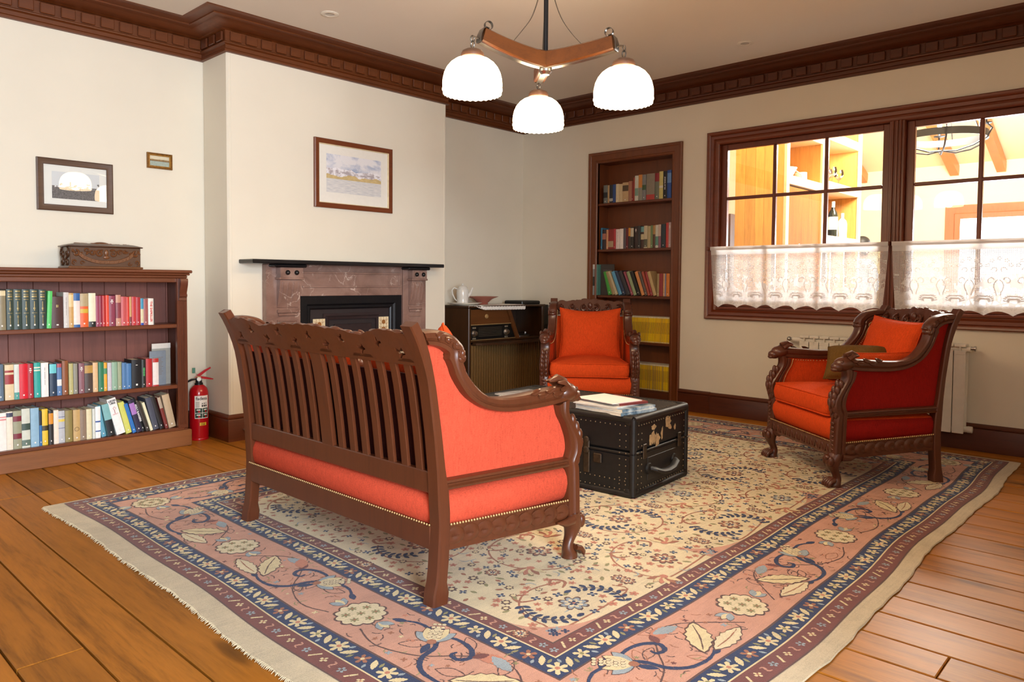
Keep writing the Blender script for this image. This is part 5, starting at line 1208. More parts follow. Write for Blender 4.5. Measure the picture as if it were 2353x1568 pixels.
def mag_mesh(mi):
    mb = MB(); mb.box((0, .088, .127), (.0098, .176, .254), .001, mi=0); mb.b3(-.0047, .0047, .005, .1765, .2535, .2548, mi=1)
    mb.b3(-.0046, .0046, -.0006, .001, .242, .2535, mi=1); mb.b3(-.004, .004, -.0005, .001, .004, .010, mi=1); mb.b3(-.0022, .0022, -.0006, .001, .09, .2, mi=2); return mb.mesh('magazine', [M_YEL[mi], M_MAGW, cover_mat('a8842c')])
MG = [mag_mesh(k) for k in range(4)]
rm = random.Random(9)
for zb, sh, y0, y1 in ((.614, 'fourth', -1.30, -1.897), (.148, 'lowest', -1.30, -1.905)):
    y = y0
    while y > y1:
        o = link(rm.choice(MG if sh == 'lowest' else [MG[0], MG[3], MG[0], MG[1]]), 'magazine', None, (.018 + rm.uniform(0, .006), y, zb), radians(-90))
        if sh == 'fourth': o.rotation_euler = (0, radians(-4.5), radians(-90)); o.location.x = .018 + rm.uniform(0, .005)
        tag(o, 'yellow-spined magazine packed upright on the %s shelf of the alcove' % sh, 'magazine', 'yellow magazines on the %s alcove shelf' % sh)
        y -= .0108
for o in [o for o in COL.objects if o.name.startswith('magazine')]:
    if 'fourth' in o['label']: o.rotation_mode = 'QUATERNION'; o.rotation_quaternion = (RX(radians(4.0)) @ RZ(radians(-90))).to_quaternion()

# ---------------------------------------------------------------- carved box on the bookcase
M_CARV = wood('carved_dark_oak', rgb(78, 48, 28), 0, .38, .35, 6); M_CARV2 = wood('carved_oak_relief', rgb(108, 66, 36), 0, .34, .35, 6)
bxo = thing('carved_box', 'dark carved wooden box with scroll banner on the low bookcase', 'box', (-4.43, -.185, 1.2665), radians(-1))
MB().b3(-.215, .215, -.105, .105, .012, .142, .003).build('body', M_CARV, bxo)
MB().b3(-.228, .228, -.118, .112, 0, .014, .004).build('base', M_CARV2, bxo)
lid = MB(); lid.b3(-.228, .228, -.118, .112, .142, .150, .003)
rings = [[(x_ * (1 - k * .1), y_ * (1 - k * .22), .15 + .016 * sin(pi / 2 * min(1, k / 3))) for x_, y_ in ((-.222, -.112), (0, -.113), (.222, -.112), (.222, .106), (0, .107), (-.222, .106))] for k in range(4)]; lid.loft(rings)
lid = lid.build('lid', M_CARV, bxo, 50); mb = MB(); mlid = lambda a, b, w: (a, b, .164 + w)
for sg in (-1, 1):
    for a, b, r in ((.05, -.03, .03), (.11, .0, .03), (.05, .04, .025), (.15, -.02, .022)): spiral(mb, sg * a, b, r, 1.2, sg, 0, .0055, mlid)
mb.ball((0, 0, .166), (.05, .04, .014), 12, 6); mb.build('carving', M_CARV2, lid, 60)
mb = MB(); mfr = lambda a, b, w: (a, -.105 - w, b)
bn = [(-.165, .098), (-.13, .07), (-.07, .048), (0, .042), (.07, .048), (.13, .07), (.165, .098)]
P = smooth_line(bn, 5); rings = []
for i, p in enumerate(P):
    t = (P[min(len(P) - 1, i + 1)] - P[max(0, i - 1)]).normalized(); nn = Vector((-t.y, t.x)) * .012; rings.append([mfr(p.x - nn.x, p.y - nn.y, 0), mfr(p.x - nn.x * .8, p.y - nn.y * .8, .008), mfr(p.x + nn.x * .8, p.y + nn.y * .8, .008), mfr(p.x + nn.x, p.y + nn.y, 0)])
mb.loft(rings)
for sg in (-1, 1):
    spiral(mb, sg * .182, .1, .022, 1.1, sg, pi / 2, .007, mfr, .002); spiral(mb, sg * .04, .1, .024, 1.3, -sg, pi / 2, .0055, mfr, .002); spiral(mb, sg * .085, .108, .02, 1.2, sg, 0, .005, mfr, .002); spiral(mb, sg * .12, .118, .016, 1.1, -sg, 0, .0045, mfr, .002)
    spiral(mb, sg * .19, .042, .018, 1.2, sg, -pi / 2, .005, mfr, .002); spiral(mb, sg * .145, .036, .014, 1.2, -sg, 0, .004, mfr, .002)
    for k in range(4): leafblob(mb, sg * (.02 + .04 * k), .122 - .006 * k, .032, .009, (0 if sg > 0 else pi) - .3 * sg, mfr, .007)
    leafblob(mb, sg * .2, .125, .03, .01, -pi / 2, mfr, .008)
mb.ball((0, -.108, .105), (.014, .006, .022), 10, 6); mb.ball((0, -.108, .075), (.02, .005, .012), 10, 6)
for k in range(13): q = P[2 + k * 2 if 2 + k * 2 < len(P) else -1]; mb.ball(mfr(q.x, q.y, .008), (.005, .002, .006), 6, 4)
mb.build('front_carving', M_CARV2, bxo, 60)
mb = MB(); msd = lambda a, b, w: (-.215 - w, a, b)
for a, b, r, s in ((-.05, .1, .036, 1), (.05, .1, .036, -1), (-.05, .045, .028, -1), (.05, .045, .028, 1)): spiral(mb, a, b, r, 1.3, s, pi / 2, .007, msd, .002)
mb.build('side_carving', M_CARV, bxo, 60)

# ---------------------------------------------------------------- fire extinguisher
M_REDP = plain('extinguisher_red', rgb(176, 14, 24), .22, var=.04, coat=.4)
ex = thing('fire_extinguisher', 'red fire extinguisher on the floor beside the low bookcase', 'extinguisher', (-3.752, -.13, 0), radians(-18))
MB().lathe([(.0, .0), (.066, .0), (.068, .012), (.066, .016), (.068, .022), (.068, .345), (.066, .362), (.058, .385), (.044, .402), (.028, .412), (.026, .418), (.0, .418)], 36).build('cylinder', M_REDP, ex, 40)
MB().lathe([(.0, .41), (.03, .41), (.03, .424), (.024, .428), (.02, .46), (.0, .46)], 20).build('valve_collar', M_BLACK, ex)
MB().b3(-.014, .014, -.018, .018, .44, .475, .004).build('valve', M_BRASS, ex)
h = MB(); h.prism([(-.03, .468), (.0, .462), (.04, .452), (.10, .445), (.102, .452), (.05, .468), (.0, .478)], -.009, .009, lambda a, b, w: (a, w, b)); h.build('carry_handle', M_REDP, ex)
h = MB(); h.prism([(-.02, .482), (.01, .476), (.05, .508), (.085, .532), (.082, .542), (.04, .522), (.0, .494)], -.01, .01, lambda a, b, w: (a, w, b)); h.build('squeeze_lever', M_REDP, ex)
MB().lathe([(.0, 0), (.016, 0), (.016, .008), (.0, .008)], 18, M=T((.0, -.02, .455)) @ RX(radians(90))).build('pressure_gauge', M_STEEL, ex)
MB().lathe([(.0, .008), (.012, .008), (.012, .0085), (.0, .0085)], 18, M=T((.0, -.02, .455)) @ RX(radians(90))).build('gauge_face', M_STICK, ex)
MB().tube([(-.012, 0, .455), (-.05, -.0, .45), (-.09, .01, .43), (-.095, .03, .36), (-.08, .04, .2), (-.078, .04, .1)], [.007, .008, .009, .009, .009, .011], 8).build('hose', M_BLACK, ex)
MB().box((-.035, -.012, .52), (.022, .004, .04), .001, M=None).build('seal_tag', plain('green_tag', rgb(60, 120, 96), .5), ex)
MB().tube([(-.01, -.01, .485), (-.02, -.014, .5), (-.034, -.012, .51)], .0015, 5).build('seal_wire', M_STEEL, ex)
def curved(mbz, a0, a1, z0, z1, r, mat, name, n=12):
    m2 = MB(); m2.loft([[(r * sin(lerp(a0, a1, k / n)), -r * cos(lerp(a0, a1, k / n)), z) for k in range(n + 1)] for z in (z0, z1)], closed_ring=False, caps=False); return m2.build(name, mat, ex, 60)
curved(None, -.55, .95, .165, .335, .0686, M_STICK, 'label')
def wraptext(s, size, a, z, mat, bold=0):
    me = text_mesh(s, size, mat, .0, 'CENTER', bold)
    for v in me.vertices: t = a + v.co.x / .0686; v.co = Vector((.0692 * sin(t), -.0692 * cos(t), z + v.co.y))
    link(me, 'lettering', ex)
INK = plain('label_ink', rgb(26, 24, 26), .5)
wraptext('fadesa', .034, .2, .314, INK, .0006)
for k, (s, a, z) in enumerate((('A', .25, .276), ('B', .46, .276), ('C', .67, .276))): wraptext(s, .014, a, z, INK, .0008)
for a in (.25, .46, .67): curved(None, a - .08, a + .08, .252, .266, .0691, INK, 'pictogram', 4)
for k in range(5): curved(None, -.45, -.05, .25 + .009 * k, .2535 + .009 * k, .0691, plain('grey_print', rgb(120, 116, 112), .5), 'print_line', 4)
GR = plain('label_green', rgb(24, 60, 46), .5)
for a0, a1 in ((-.5, .22), (.27, .9)):
    for z0 in (.17, .208): curved(None, a0, a1, z0, z0 + .034, .0691, GR, 'instruction_picture', 6); curved(None, lerp(a0, a1, .42), lerp(a0, a1, .68), z0 + .002, z0 + .016, .0694, M_REDP, 'picture_figure', 4); curved(None, lerp(a0, a1, .2), lerp(a0, a1, .75), z0 + .018, z0 + .026, .0694, M_STICK, 'picture_hand', 4)
curved(None, -.05, .68, .112, .134, .0688, plain('label_yellow', rgb(224, 178, 40), .5), 'date_label', 6)
wraptext('11-01', .014, .31, .119, INK, .0006); curved(None, .1, .55, .128, .1305, .0691, INK, 'print_line', 4)

# ---------------------------------------------------------------- steamer trunk
M_TR = plain('black_trunk_canvas', rgb(14, 13, 13), .5, var=.3, scale=40, bump=.12); M_TRT = plain('trunk_top_canvas', rgb(34, 33, 29), .5, var=.25, scale=30, bump=.1); M_TRE = plain('trunk_edge_leather', rgb(20, 15, 12), .55, var=.5, scale=26, bump=.15); M_TRB = plain('worn_brass', rgb(64, 48, 32), .5, .5, .4, 60)
TW, TL, TH = .655, 1.17, .448
tr = thing('steamer_trunk', 'black riveted steamer trunk used as a coffee table on the rug', 'trunk', (-2.795, -3.365, ZG), radians(4.2))
MB().b3(0, TW, 0, TL, .006, .240, .012).build('body', M_TR, tr)
ld = MB(); ld.b3(0, TW, 0, TL, .246, TH, .018); ld = ld.build('lid', M_TR, tr); MB().b3(.035, TW - .035, .035, TL - .035, TH - .002, TH + .0015).build('top_panel', M_TRT, ld)
def strip(pts, w, name='edge_binding', par=None):
    m2 = MB(); m2.tube(pts, w, 8); m2.build(name, M_TRE, par or tr, 50)
e = .006
for z, par in ((.014, tr), (TH - .014, ld)):
    for a, b in (((e, e), (TW - e, e)), ((TW - e, e), (TW - e, TL - e)), ((TW - e, TL - e), (e, TL - e)), ((e, TL - e), (e, e))): strip([(a[0], a[1], z), (b[0], b[1], z)], .02, par=par)
for px_, py_ in ((e, e), (TW - e, e), (TW - e, TL - e), (e, TL - e)): strip([(px_, py_, .01), (px_, py_, .24)], .019); strip([(px_, py_, .248), (px_, py_, TH - .012)], .019, par=ld)
for px_, py_ in ((.03, .03), (TW - .03, .03), (TW - .03, TL - .03), (.03, TL - .03)):
    for z in (.026, TH - .026): MB().box((px_, py_, z), (.078, .078, .066), .02).build('corner_cap', M_TRE, tr if z < .2 else ld, 50)
rv = MB()
for k in range(34):
    f = .05 + (TL - .1) * k / 33
    for z in (.04, .09, TH - .05): rv.ball((-.004, f, z), (.004, .0045, .0045), 6, 3)
    rv.ball((.03, f, TH + .001), (.004, .004, .002), 6, 3); rv.ball((TW - .03, f, TH + .001), (.004, .004, .002), 6, 3)
for k in range(20):
    f = .05 + (TW - .1) * k / 19
    for z in (.04, TH - .05): rv.ball((f, -.004, z), (.0045, .004, .0045), 6, 3)
    rv.ball((f, .03, TH + .001), (.004, .004, .002), 6, 3); rv.ball((f, .052, TH + .001), (.003, .003, .002), 6, 3)
for k in range(9):
    for sx in (.045, .085, TW - .045): rv.ball((sx, -.004, .07 + .035 * k), (.0045, .004, .0045), 6, 3)
    for sy in (.045, .085): rv.ball((-.004, sy, .07 + .035 * k), (.004, .0045, .0045), 6, 3)
stuff(rv.build('rivets', plain('rivet_brass', rgb(128, 108, 82), .4, .5), tr, 60))
MB().b3(-.004, TW + .004, -.004, TL + .004, .236, .25, .003).build('lid_valance', M_TRE, tr)
for y in (.30, .88):
    hs = MB(); hs.b3(-.012, .002, y - .02, y + .02, .10, .235, .004); hs.ball((-.012, y, .23), (.01, .022, .022), 10, 6); hs.b3(-.014, 0, y - .02, y + .02, .24, .29, .006); hs.ball((-.012, y, .29), (.008, .02, .02), 10, 6); hs.build('hasp', M_TRB, tr)
    MB().b3(-.012, .0, y - .1, y - .045, .165, .22, .006).build('draw_bolt', M_TRB, tr)
lk = MB(); lk.b3(-.012, .002, TL / 2 - .05, TL / 2 + .05, .15, .24, .006); lk.build('lock_plate', M_TRB, tr)
hd = MB(); hd.tube([(.18, -.006, .135), (.20, -.03, .128), (.26, -.042, .108), (.33, -.044, .102), (.40, -.042, .108), (.46, -.03, .128), (.48, -.006, .135)], [.022, .025, .024, .024, .024, .025, .022], 10, flat=.6); hd.build('leather_handle', M_TRE, tr)
for xx in (.175, .485): MB().lathe([(0, 0), (.034, 0), (.03, .012), (.0, .014)], 16, M=T((xx, 0, .135)) @ RX(radians(90))).build('handle_mount', M_TRE, tr, 40)
dish = MB(); dish.b3(.16, .51, -.003, .002, .07, .20, .002); dish.build('handle_plate', M_TRE, tr)
rp = random.Random(12)
for k, (cx, cz, w, h) in enumerate(((.225, .30, .07, .08), (.275, .29, .06, .09), (.19, .295, .04, .07), (.33, .315, .026, .08), (.225, .365, .06, .03), (.405, .37, .075, .065), (.43, .335, .05, .03), (.495, .325, .025, .04))):
    n = 14; pts = [(cx + w * .55 * cos(2 * pi * q / n) * rp.uniform(.5, 1.15), cz + h * .55 * sin(2 * pi * q / n) * rp.uniform(.5, 1.15)) for q in range(n)]
    MB().prism(pts, -.0008, -.0022, lambda a, b, w_: (a, w_, b)).build('label_remnant', plain('old_paper_label', rgb(176, 140, 96), .8, var=.35, scale=60), ld)
for xx in (.12, .55): MB().b3(xx - .02, xx + .02, -.008, .0, .20, .285, .005).build('end_clasp', M_TRB, tr)

# ---- magazines and books on the trunk
MT = T((-2.795, -3.365, ZG)) @ RZ(radians(4.2))
def flatbook(name, label, cx, cy, z, w, l, t, rot, cov, spine=None, cat='magazine', page=None):
    r = thing(name, label, cat); r.matrix_world = MT @ T((cx, cy, TH + .0018 + z)) @ RZ(radians(rot))
    MB().b3(-w / 2 + .002, w / 2 - .002, -l / 2 + .002, l / 2 - .002, .001, t - .001).build('pages', page or M_MAGW, r)
    c = MB(); c.b3(-w / 2, w / 2, -l / 2, l / 2, t - .0015, t, .0005); c.b3(-w / 2, w / 2, -l / 2, l / 2, 0, .0012); c.build('cover', cov, r)
    MB().b3(-w / 2, w / 2, -l / 2 - .001, -l / 2 + .0015, 0, t).build('spine', spine or cov, r)
    return r
def photo_cover(name, a, b, c): 
    m = NT(name); v = m.coords(); m.col(m.ramp(m.noise(v, 14, 4, .6, .5), [(.35, a), (.5, b), (.65, c)])); m.set(Roughness=.3); return m.mat
CV1 = photo_cover('cover_blue_photo', rgb(70, 96, 116), rgb(128, 150, 164), rgb(196, 206, 208)); CV2 = photo_cover('cover_grey_photo', rgb(90, 90, 96), rgb(138, 136, 140), rgb(186, 184, 186)); CV3 = photo_cover('cover_pale', rgb(208, 206, 200), rgb(226, 224, 220), rgb(236, 234, 230))
WH = plain('white_page', rgb(236, 232, 226), .6, var=.02)
flatbook('magazine', 'thick pale magazine at the bottom of the stack near the trunk corner', .165, .215, 0, .30, .36, .018, -12, CV3, CV1)
flatbook('magazine', 'magazine with blue photo cover second from bottom on the trunk stack', .175, .225, .018, .29, .36, .016, -10, CV1, CV1)
flatbook('magazine', 'slim white magazine third from bottom on the trunk stack', .155, .255, .034, .28, .31, .008, -4, CV3, CV3)
flatbook('book', 'thin book with dark red spine near the top of the trunk stack', .205, .225, .042, .21, .29, .013, -20, cover_mat('8c4a44'), cover_mat('7a3434'), 'book')
flatbook('magazine', 'blank white booklet on top of the stack near the trunk corner', .165, .265, .055, .24, .31, .004, -14, WH, WH)
flatbook('magazine', 'open white magazine under the grey one at the far end of the trunk', .06, .85, 0, .42, .30, .012, 6, WH, WH)
flatbook('magazine', 'magazine with grey seascape cover at the far end of the trunk', .20, .92, .012, .30, .23, .008, -10, CV2, CV2)
flatbook('booklet', 'dark booklet in the middle of the trunk top', .42, .60, 0, .16, .22, .006, 20, cover_mat('33302c'), cover_mat('33302c'), 'booklet')
# ---------------------------------------------------------------- radiogram cabinet in the corner
M_RG = wood('radiogram_walnut', rgb(62, 38, 20), 2, .35, .4, 4); M_RGX = wood('radiogram_walnut_front', rgb(98, 58, 28), 0, .32, .35, 4); M_RGS = wood('radiogram_slats', rgb(112, 82, 42), 2, .38, .35, 5)
rg = thing('radiogram', 'dark walnut radiogram cabinet with slatted doors in the corner', 'cabinet', (-1.265, -.455, 0))
RW, RD, RH = 1.12, .40, .945
c = MB(); c.b3(0, .035, 0, RD, .04, RH, .008); c.b3(RW - .035, RW, 0, RD, .04, RH, .008); c.b3(.03, RW - .03, RD - .015, RD, .04, RH - .01); c.b3(.03, RW - .03, .02, RD - .01, .04, .07); c.build('carcass', M_RG, rg)
MB().b3(-.012, RW + .012, -.012, RD, RH - .004, RH + .018, .006).build('top', M_RG, rg)
MB().b3(.03, RW - .03, .02, RD - .02, RH - .34, RH - .322).build('deck', M_RG, rg)
pn = MB(); pn.prism([(.04, RH - .02), (.55, RH - .02), (.62, RH - .165), (.04, RH - .165)], .03, .05, lambda a, b, w: (a, w, b)); pn = pn.build('drawer_front', M_RGX, rg)
k = MB().lathe([(.0, 0), (.022, 0), (.022, .006), (.014, .01), (.012, .016), (.0, .017)], 20, M=T((.27, .03, RH - .09)) @ RX(radians(90))); k.build('knob', M_BRASS, pn, 40)
rd = MB(); rd.prism([(.045, RH - .175), (.62, RH - .175), (.69, RH - .318), (.045, RH - .318)], .03, .05, lambda a, b, w: (a, w, b)); rd = rd.build('radio_panel', M_BLACK, rg)
for kx in (.10, .555):
    k = MB(); k.lathe([(.0, 0), (.036, 0), (.034, .008), (.026, .014), (.022, .03), (.016, .033), (.0, .032)], 22, M=T((kx, .03, RH - .255)) @ RX(radians(90))); k.build('tuning_knob', M_STEEL, rd, 40)
    for z in (-.2, -.305): MB().b3(kx - .022, kx + .022, .024, .032, RH + z - .008, RH + z + .008, .002).build('push_key', plain('ivory_key', rgb(120, 110, 92), .4), rd)
for q in range(6): MB().b3(.16, .49, .028, .031, RH - .205 - .016 * q, RH - .202 - .016 * q).build('dial_line', plain('dial_print', rgb(96, 88, 72), .5), rd)
for z, x1 in ((RH - .17, .625), (RH - .322, .70)): MB().b3(.045, x1, .022, .034, z - .004, z + .004, .002).build('panel_trim', M_BRASS, rd)
dv = MB(); dv.prism([(.555, RH - .02), (.60, RH - .02), (.745, RH - .33), (.695, RH - .33)], .012, .06, lambda a, b, w: (a, w, b)); dv.build('slanted_divider', M_RGX, rg)
tt = MB(); tt.lathe([(.0, 0), (.13, 0), (.132, .012), (.125, .018), (.0, .02)], 30, c=(.90, .19, RH - .322)); tt = tt.build('turntable', M_STEEL, rg, 40)
MB().lathe([(.0, .0), (.115, .0), (.115, .003), (.0, .003)], 30, c=(.90, .19, RH - .301)).build('record', M_BLACK, tt); MB().tube([(1.04, .27, RH - .29), (1.02, .2, RH - .28), (.95, .12, RH - .285)], [.008, .007, .009], 8).build('tone_arm', M_STEEL, tt)
fl_ = MB(); fl_.prism([(.05, 0), (1.07, 0), (1.07, -.12), (.6, -.19), (.3, -.185), (.08, -.10), (.05, -.05)], RH - .36, RH - .342, lambda a, b, w: (a, b, w)); fl_.build('drop_flap', M_RG, rg, 30)
sl = MB().tube([(0, 0, 0), (0, 0, .50)], .0145, 8, flat=1).mesh('door_slat', M_RGS)
for q in range(30): link(sl, 'door_slat', rg, (.052 + .0348 * q, .008, .075))
for q in range(2): MB().b3(.035 + .53 * q, .03 + .53 * (q + 1), .012, .03, .06, .585).build('door', M_RG, rg)
for x_ in (.05, RW - .05):
    for y_ in (.05, RD - .05): MB().lathe([(.018, 0), (.026, .05)], 12, c=(x_, y_, 0)).build('foot', M_RG, rg)
ZT = RH + .018
ru = thing('lace_runner', 'white crocheted runner hanging over the radiogram top', 'runner', (-1.265, -.455, ZT))
mb = MB(); nx_, ny_ = 60, 14; vs = []
for j in range(ny_ + 1):
    for i in range(nx_ + 1):
        x_ = lerp(.0, .80, i / nx_); y0_ = interp([(0, .09), (.15, .0), (.8, -.002)], x_); over = interp([(0, 0), (.05, .0), (.12, .03), (.2, .05), (.8, .058)], x_); t = j / ny_; s = t * (.33 + over)
        y_ = .33 - s; z = .002
        if y_ < -.013: z = .002 - (-.013 - y_); y_ = -.0135 - .002 * sin(i * 2.1)
        if i == 0: pass
        vs.append((x_, y_ + (.02 * (1 - t) if x_ < .1 else 0), z + .0012 * sin(i * 1.9) * sin(j * 2)))
mb.add(vs, [(j * (nx_ + 1) + i, j * (nx_ + 1) + i + 1, (j + 1) * (nx_ + 1) + i + 1, (j + 1) * (nx_ + 1) + i) for j in range(ny_) for i in range(nx_)])
mb.build('cloth', fabric('crochet_white', rgb(240, 238, 234), .9, 160, .15), ru, 60)
ed = MB()
for i in range(0, nx_): p = vs[ny_ * (nx_ + 1) + i]; ed.ball((p[0], p[1] - .001, p[2] - .003), (.006, .003, .005), 6, 4)
ed.build('scalloped_edge', MATS['crochet_white'], ru, 60)
ty = thing('platter', 'white oval platter under the coffee pot on the radiogram', 'platter', (-1.145, -.27, ZT + .0035))
MB().lathe([(.0, .0), (.10, .0), (.135, .006), (.19, .02), (.193, .024), (.186, .024), (.13, .011), (.0, .006)], 40, M=Matrix.Diagonal((1.0, .75, 1, 1))).build('dish', M_WHITE, ty, 50)
M_PORC = plain('white_porcelain', rgb(226, 224, 218), .15, var=.02, coat=.3)
po = thing('coffee_pot', 'white porcelain coffee pot with looped handle standing on the platter', 'pot', (-1.165, -.26, ZT + .010), radians(-47))
MB().lathe([(.0, 0), (.058, 0), (.060, .01), (.056, .02), (.058, .06), (.062, .11), (.060, .14), (.05, .158), (.044, .162), (.0, .162)], 30).build('body', M_PORC, po, 40)
ldp = MB().lathe([(.0, .172), (.046, .16), (.048, .164), (.04, .176), (.018, .186), (.0, .188)][1:], 24); ldp.ball((0, 0, .196), (.011, .011, .012), 10, 6); ldp.build('lid', M_PORC, po, 40)
MB().tube([(-.05, 0, .15), (-.085, 0, .165), (-.105, 0, .14), (-.10, 0, .1), (-.075, 0, .05), (-.052, 0, .03)], [.007, .007, .0075, .007, .006, .005], 8).build('handle', M_PORC, po)
MB().tube([(.05, 0, .08), (.078, 0, .11), (.092, 0, .15), (.102, 0, .166)], [.016, .012, .009, .008], 10).build('spout', M_PORC, po)
bw = thing('pink_bowl', 'flared pink glass bowl on the runner beside the coffee pot', 'bowl', (-.865, -.24, ZT + .0045))
mbw = NT('pink_glass'); mbw.col(rgb(196, 122, 104)); mbw.set(Roughness=.12, Transmission_Weight=.35, Alpha=1.0)
MB().lathe([(.0, 0), (.055, 0), (.058, .006), (.05, .012), (.07, .03), (.10, .055), (.16, .078), (.162, .082), (.155, .081), (.095, .06), (.06, .03), (.0, .016)], 36).build('bowl_body', mbw.mat, bw, 50)
am = thing('record_player_lid', 'flat black box on the right end of the radiogram top', 'box', (-.30, -.28, ZT))
mb = MB(); mb.b3(-.14, .15, -.12, .14, .0, .034, .006); mb.build('case', M_BLACK, am); MB().b3(-.13, .14, -.11, .13, .034, .037, .001).build('cover', M_IRON, am)
spk = thing('loudspeaker', 'tall black loudspeaker box squeezed into the corner beside the radiogram', 'speaker', (-.066, -.27, 0))
MB().b3(-.056, .044, -.14, .14, 0, .955, .006).build('cabinet', M_BLACK, spk)
for z in (.7, .45): MB().lathe([(.0, 0), (.042, 0), (.045, .006), (.02, .002), (.0, .006)], 20, M=T((-.006, -.14, z)) @ RX(radians(90))).build('cone', M_IRON, spk, 40)

# ---------------------------------------------------------------- radiator
ra = thing('radiator', 'white sectional radiator on the right wall below the window', 'radiator', (-.082, -3.80, 0))
sec = MB(); sec.b3(-.045, -.036, -.0375, .0375, .13, .70, .003); sec.b3(-.04, .045, -.008, .008, .14, .70, .002)
for z0, z1 in ((.715, .725), (.755, .775)): sec.b3(-.045, .045, -.0375, .0375, z0, z1, .004)
sec.b3(-.045, -.04, -.0375, .0375, .70, .73, .002); sec.b3(-.045, .045, -.005, .005, .70, .77, .002); sec.b3(.036, .045, -.0375, .0375, .13, .76, .003)
sec = sec.mesh('section', M_WHITE)
for q in range(15): link(sec, 'section', ra, (0, .56 - .08 * q, 0))
MB().tube([(0, .62, .738), (0, -.62, .738)], .022, 12).build('top_header', M_WHITE, ra); MB().tube([(0, .62, .16), (0, -.625, .16)], .022, 12).build('bottom_header', M_WHITE, ra)
MB().lathe([(.0, 0), (.02, 0), (.022, .01), (.018, .05), (.02, .055), (.0, .055)], 16, M=T((-.0, .615, .738)) @ RX(radians(-90))).build('valve', M_WHITE, ra)
MB().ball((0, .70, .74), (.02, .02, .02), 12, 8).build('valve_nut', M_STEEL, ra); MB().tube([(0, .66, .738), (0, .70, .738), (.04, .70, .738), (.075, .70, .738)], .011, 10).build('supply_pipe', M_STEEL, ra)
MB().lathe([(.0, 0), (.012, 0), (.012, .03), (.018, .03), (.018, .04), (.0, .04)], 12, M=T((0, -.612, .745)) @ RX(radians(90))).build('bleed_valve', M_STEEL, ra); MB().lathe([(.0, 0), (.024, 0), (.024, .03), (.0, .03)], 14, M=T((0, -.615, .16)) @ RX(radians(90))).build('end_plug', M_WHITE, ra)
for y_ in (-.3, .3): MB().b3(.04, .076, y_ - .01, y_ + .01, .68, .70).build('bracket', M_WHITE, ra)

# ---------------------------------------------------------------- chandelier
M_YOKE = wood('chandelier_oak', rgb(92, 50, 18), 0, .35, .4, 5)
def emis(name, c, s):
    m = NT(name); e = m.n('Emission'); e.inputs[0].default_value = c; e.inputs[1].default_value = s; m.l(e.outputs[0], m.out.inputs[0]); return m.mat
M_SHADE = emis('lit_opal_glass', (1.0, .71, .42, 1), 13.0)
CHX, CHY = -3.25, -3.095
lx = [(-3.645, -2.962, 2.412, 2.295), (-3.14, -3.505, 2.378, 2.254), (-2.965, -2.80, 2.365, 2.254)]
M_STRAP = plain('dull_steel_strap', rgb(120, 116, 110), .35, 1.0, .15)
ch = thing('chandelier', 'three-armed wooden chandelier with lit white glass shades hanging from the ceiling', 'chandelier', (CHX, CHY, 0))
MB().tube([(0, 0, 2.33), (0, 0, ZCEIL - .03)], .012, 10).build('stem', M_IRON, ch)
MB().lathe([(.0, ZCEIL), (.05, ZCEIL), (.045, ZCEIL - .03), (.015, ZCEIL - .045), (.0, ZCEIL - .045)], 20).build('ceiling_rose', M_IRON, ch)
hb = MB(); hb.lathe([(.0, 2.27), (.02, 2.27), (.034, 2.285), (.034, 2.297), (.0, 2.297)], 14); hb.build('hub', M_STEEL, ch, 40)
prof = [(.04, .0), (.062, .003), (.086, .012), (.108, .028), (.126, .05), (.138, .075), (.145, .105), (.1468, .13), (.1455, .146), (.1478, .152), (.1478, .157), (.144, .161), (.1435, .172)]
def strip_along(mb, pts, Mx, w, t):
    """thin flat strap following pts (x, z) in the arm's own vertical plane"""
    P = [Vector(q) for q in pts]; rs = []
    for i, p_ in enumerate(P):
        d = (P[min(len(P) - 1, i + 1)] - P[max(0, i - 1)]).normalized(); n_ = Vector((-d.y, d.x)) * t
        rs.append([tuple(Mx @ Vector((p_.x + n_.x * a, b, p_.y + n_.y * a))) for a, b in ((-1, -w), (-1, w), (1, w), (1, -w))])
    mb.loft(rs); return mb
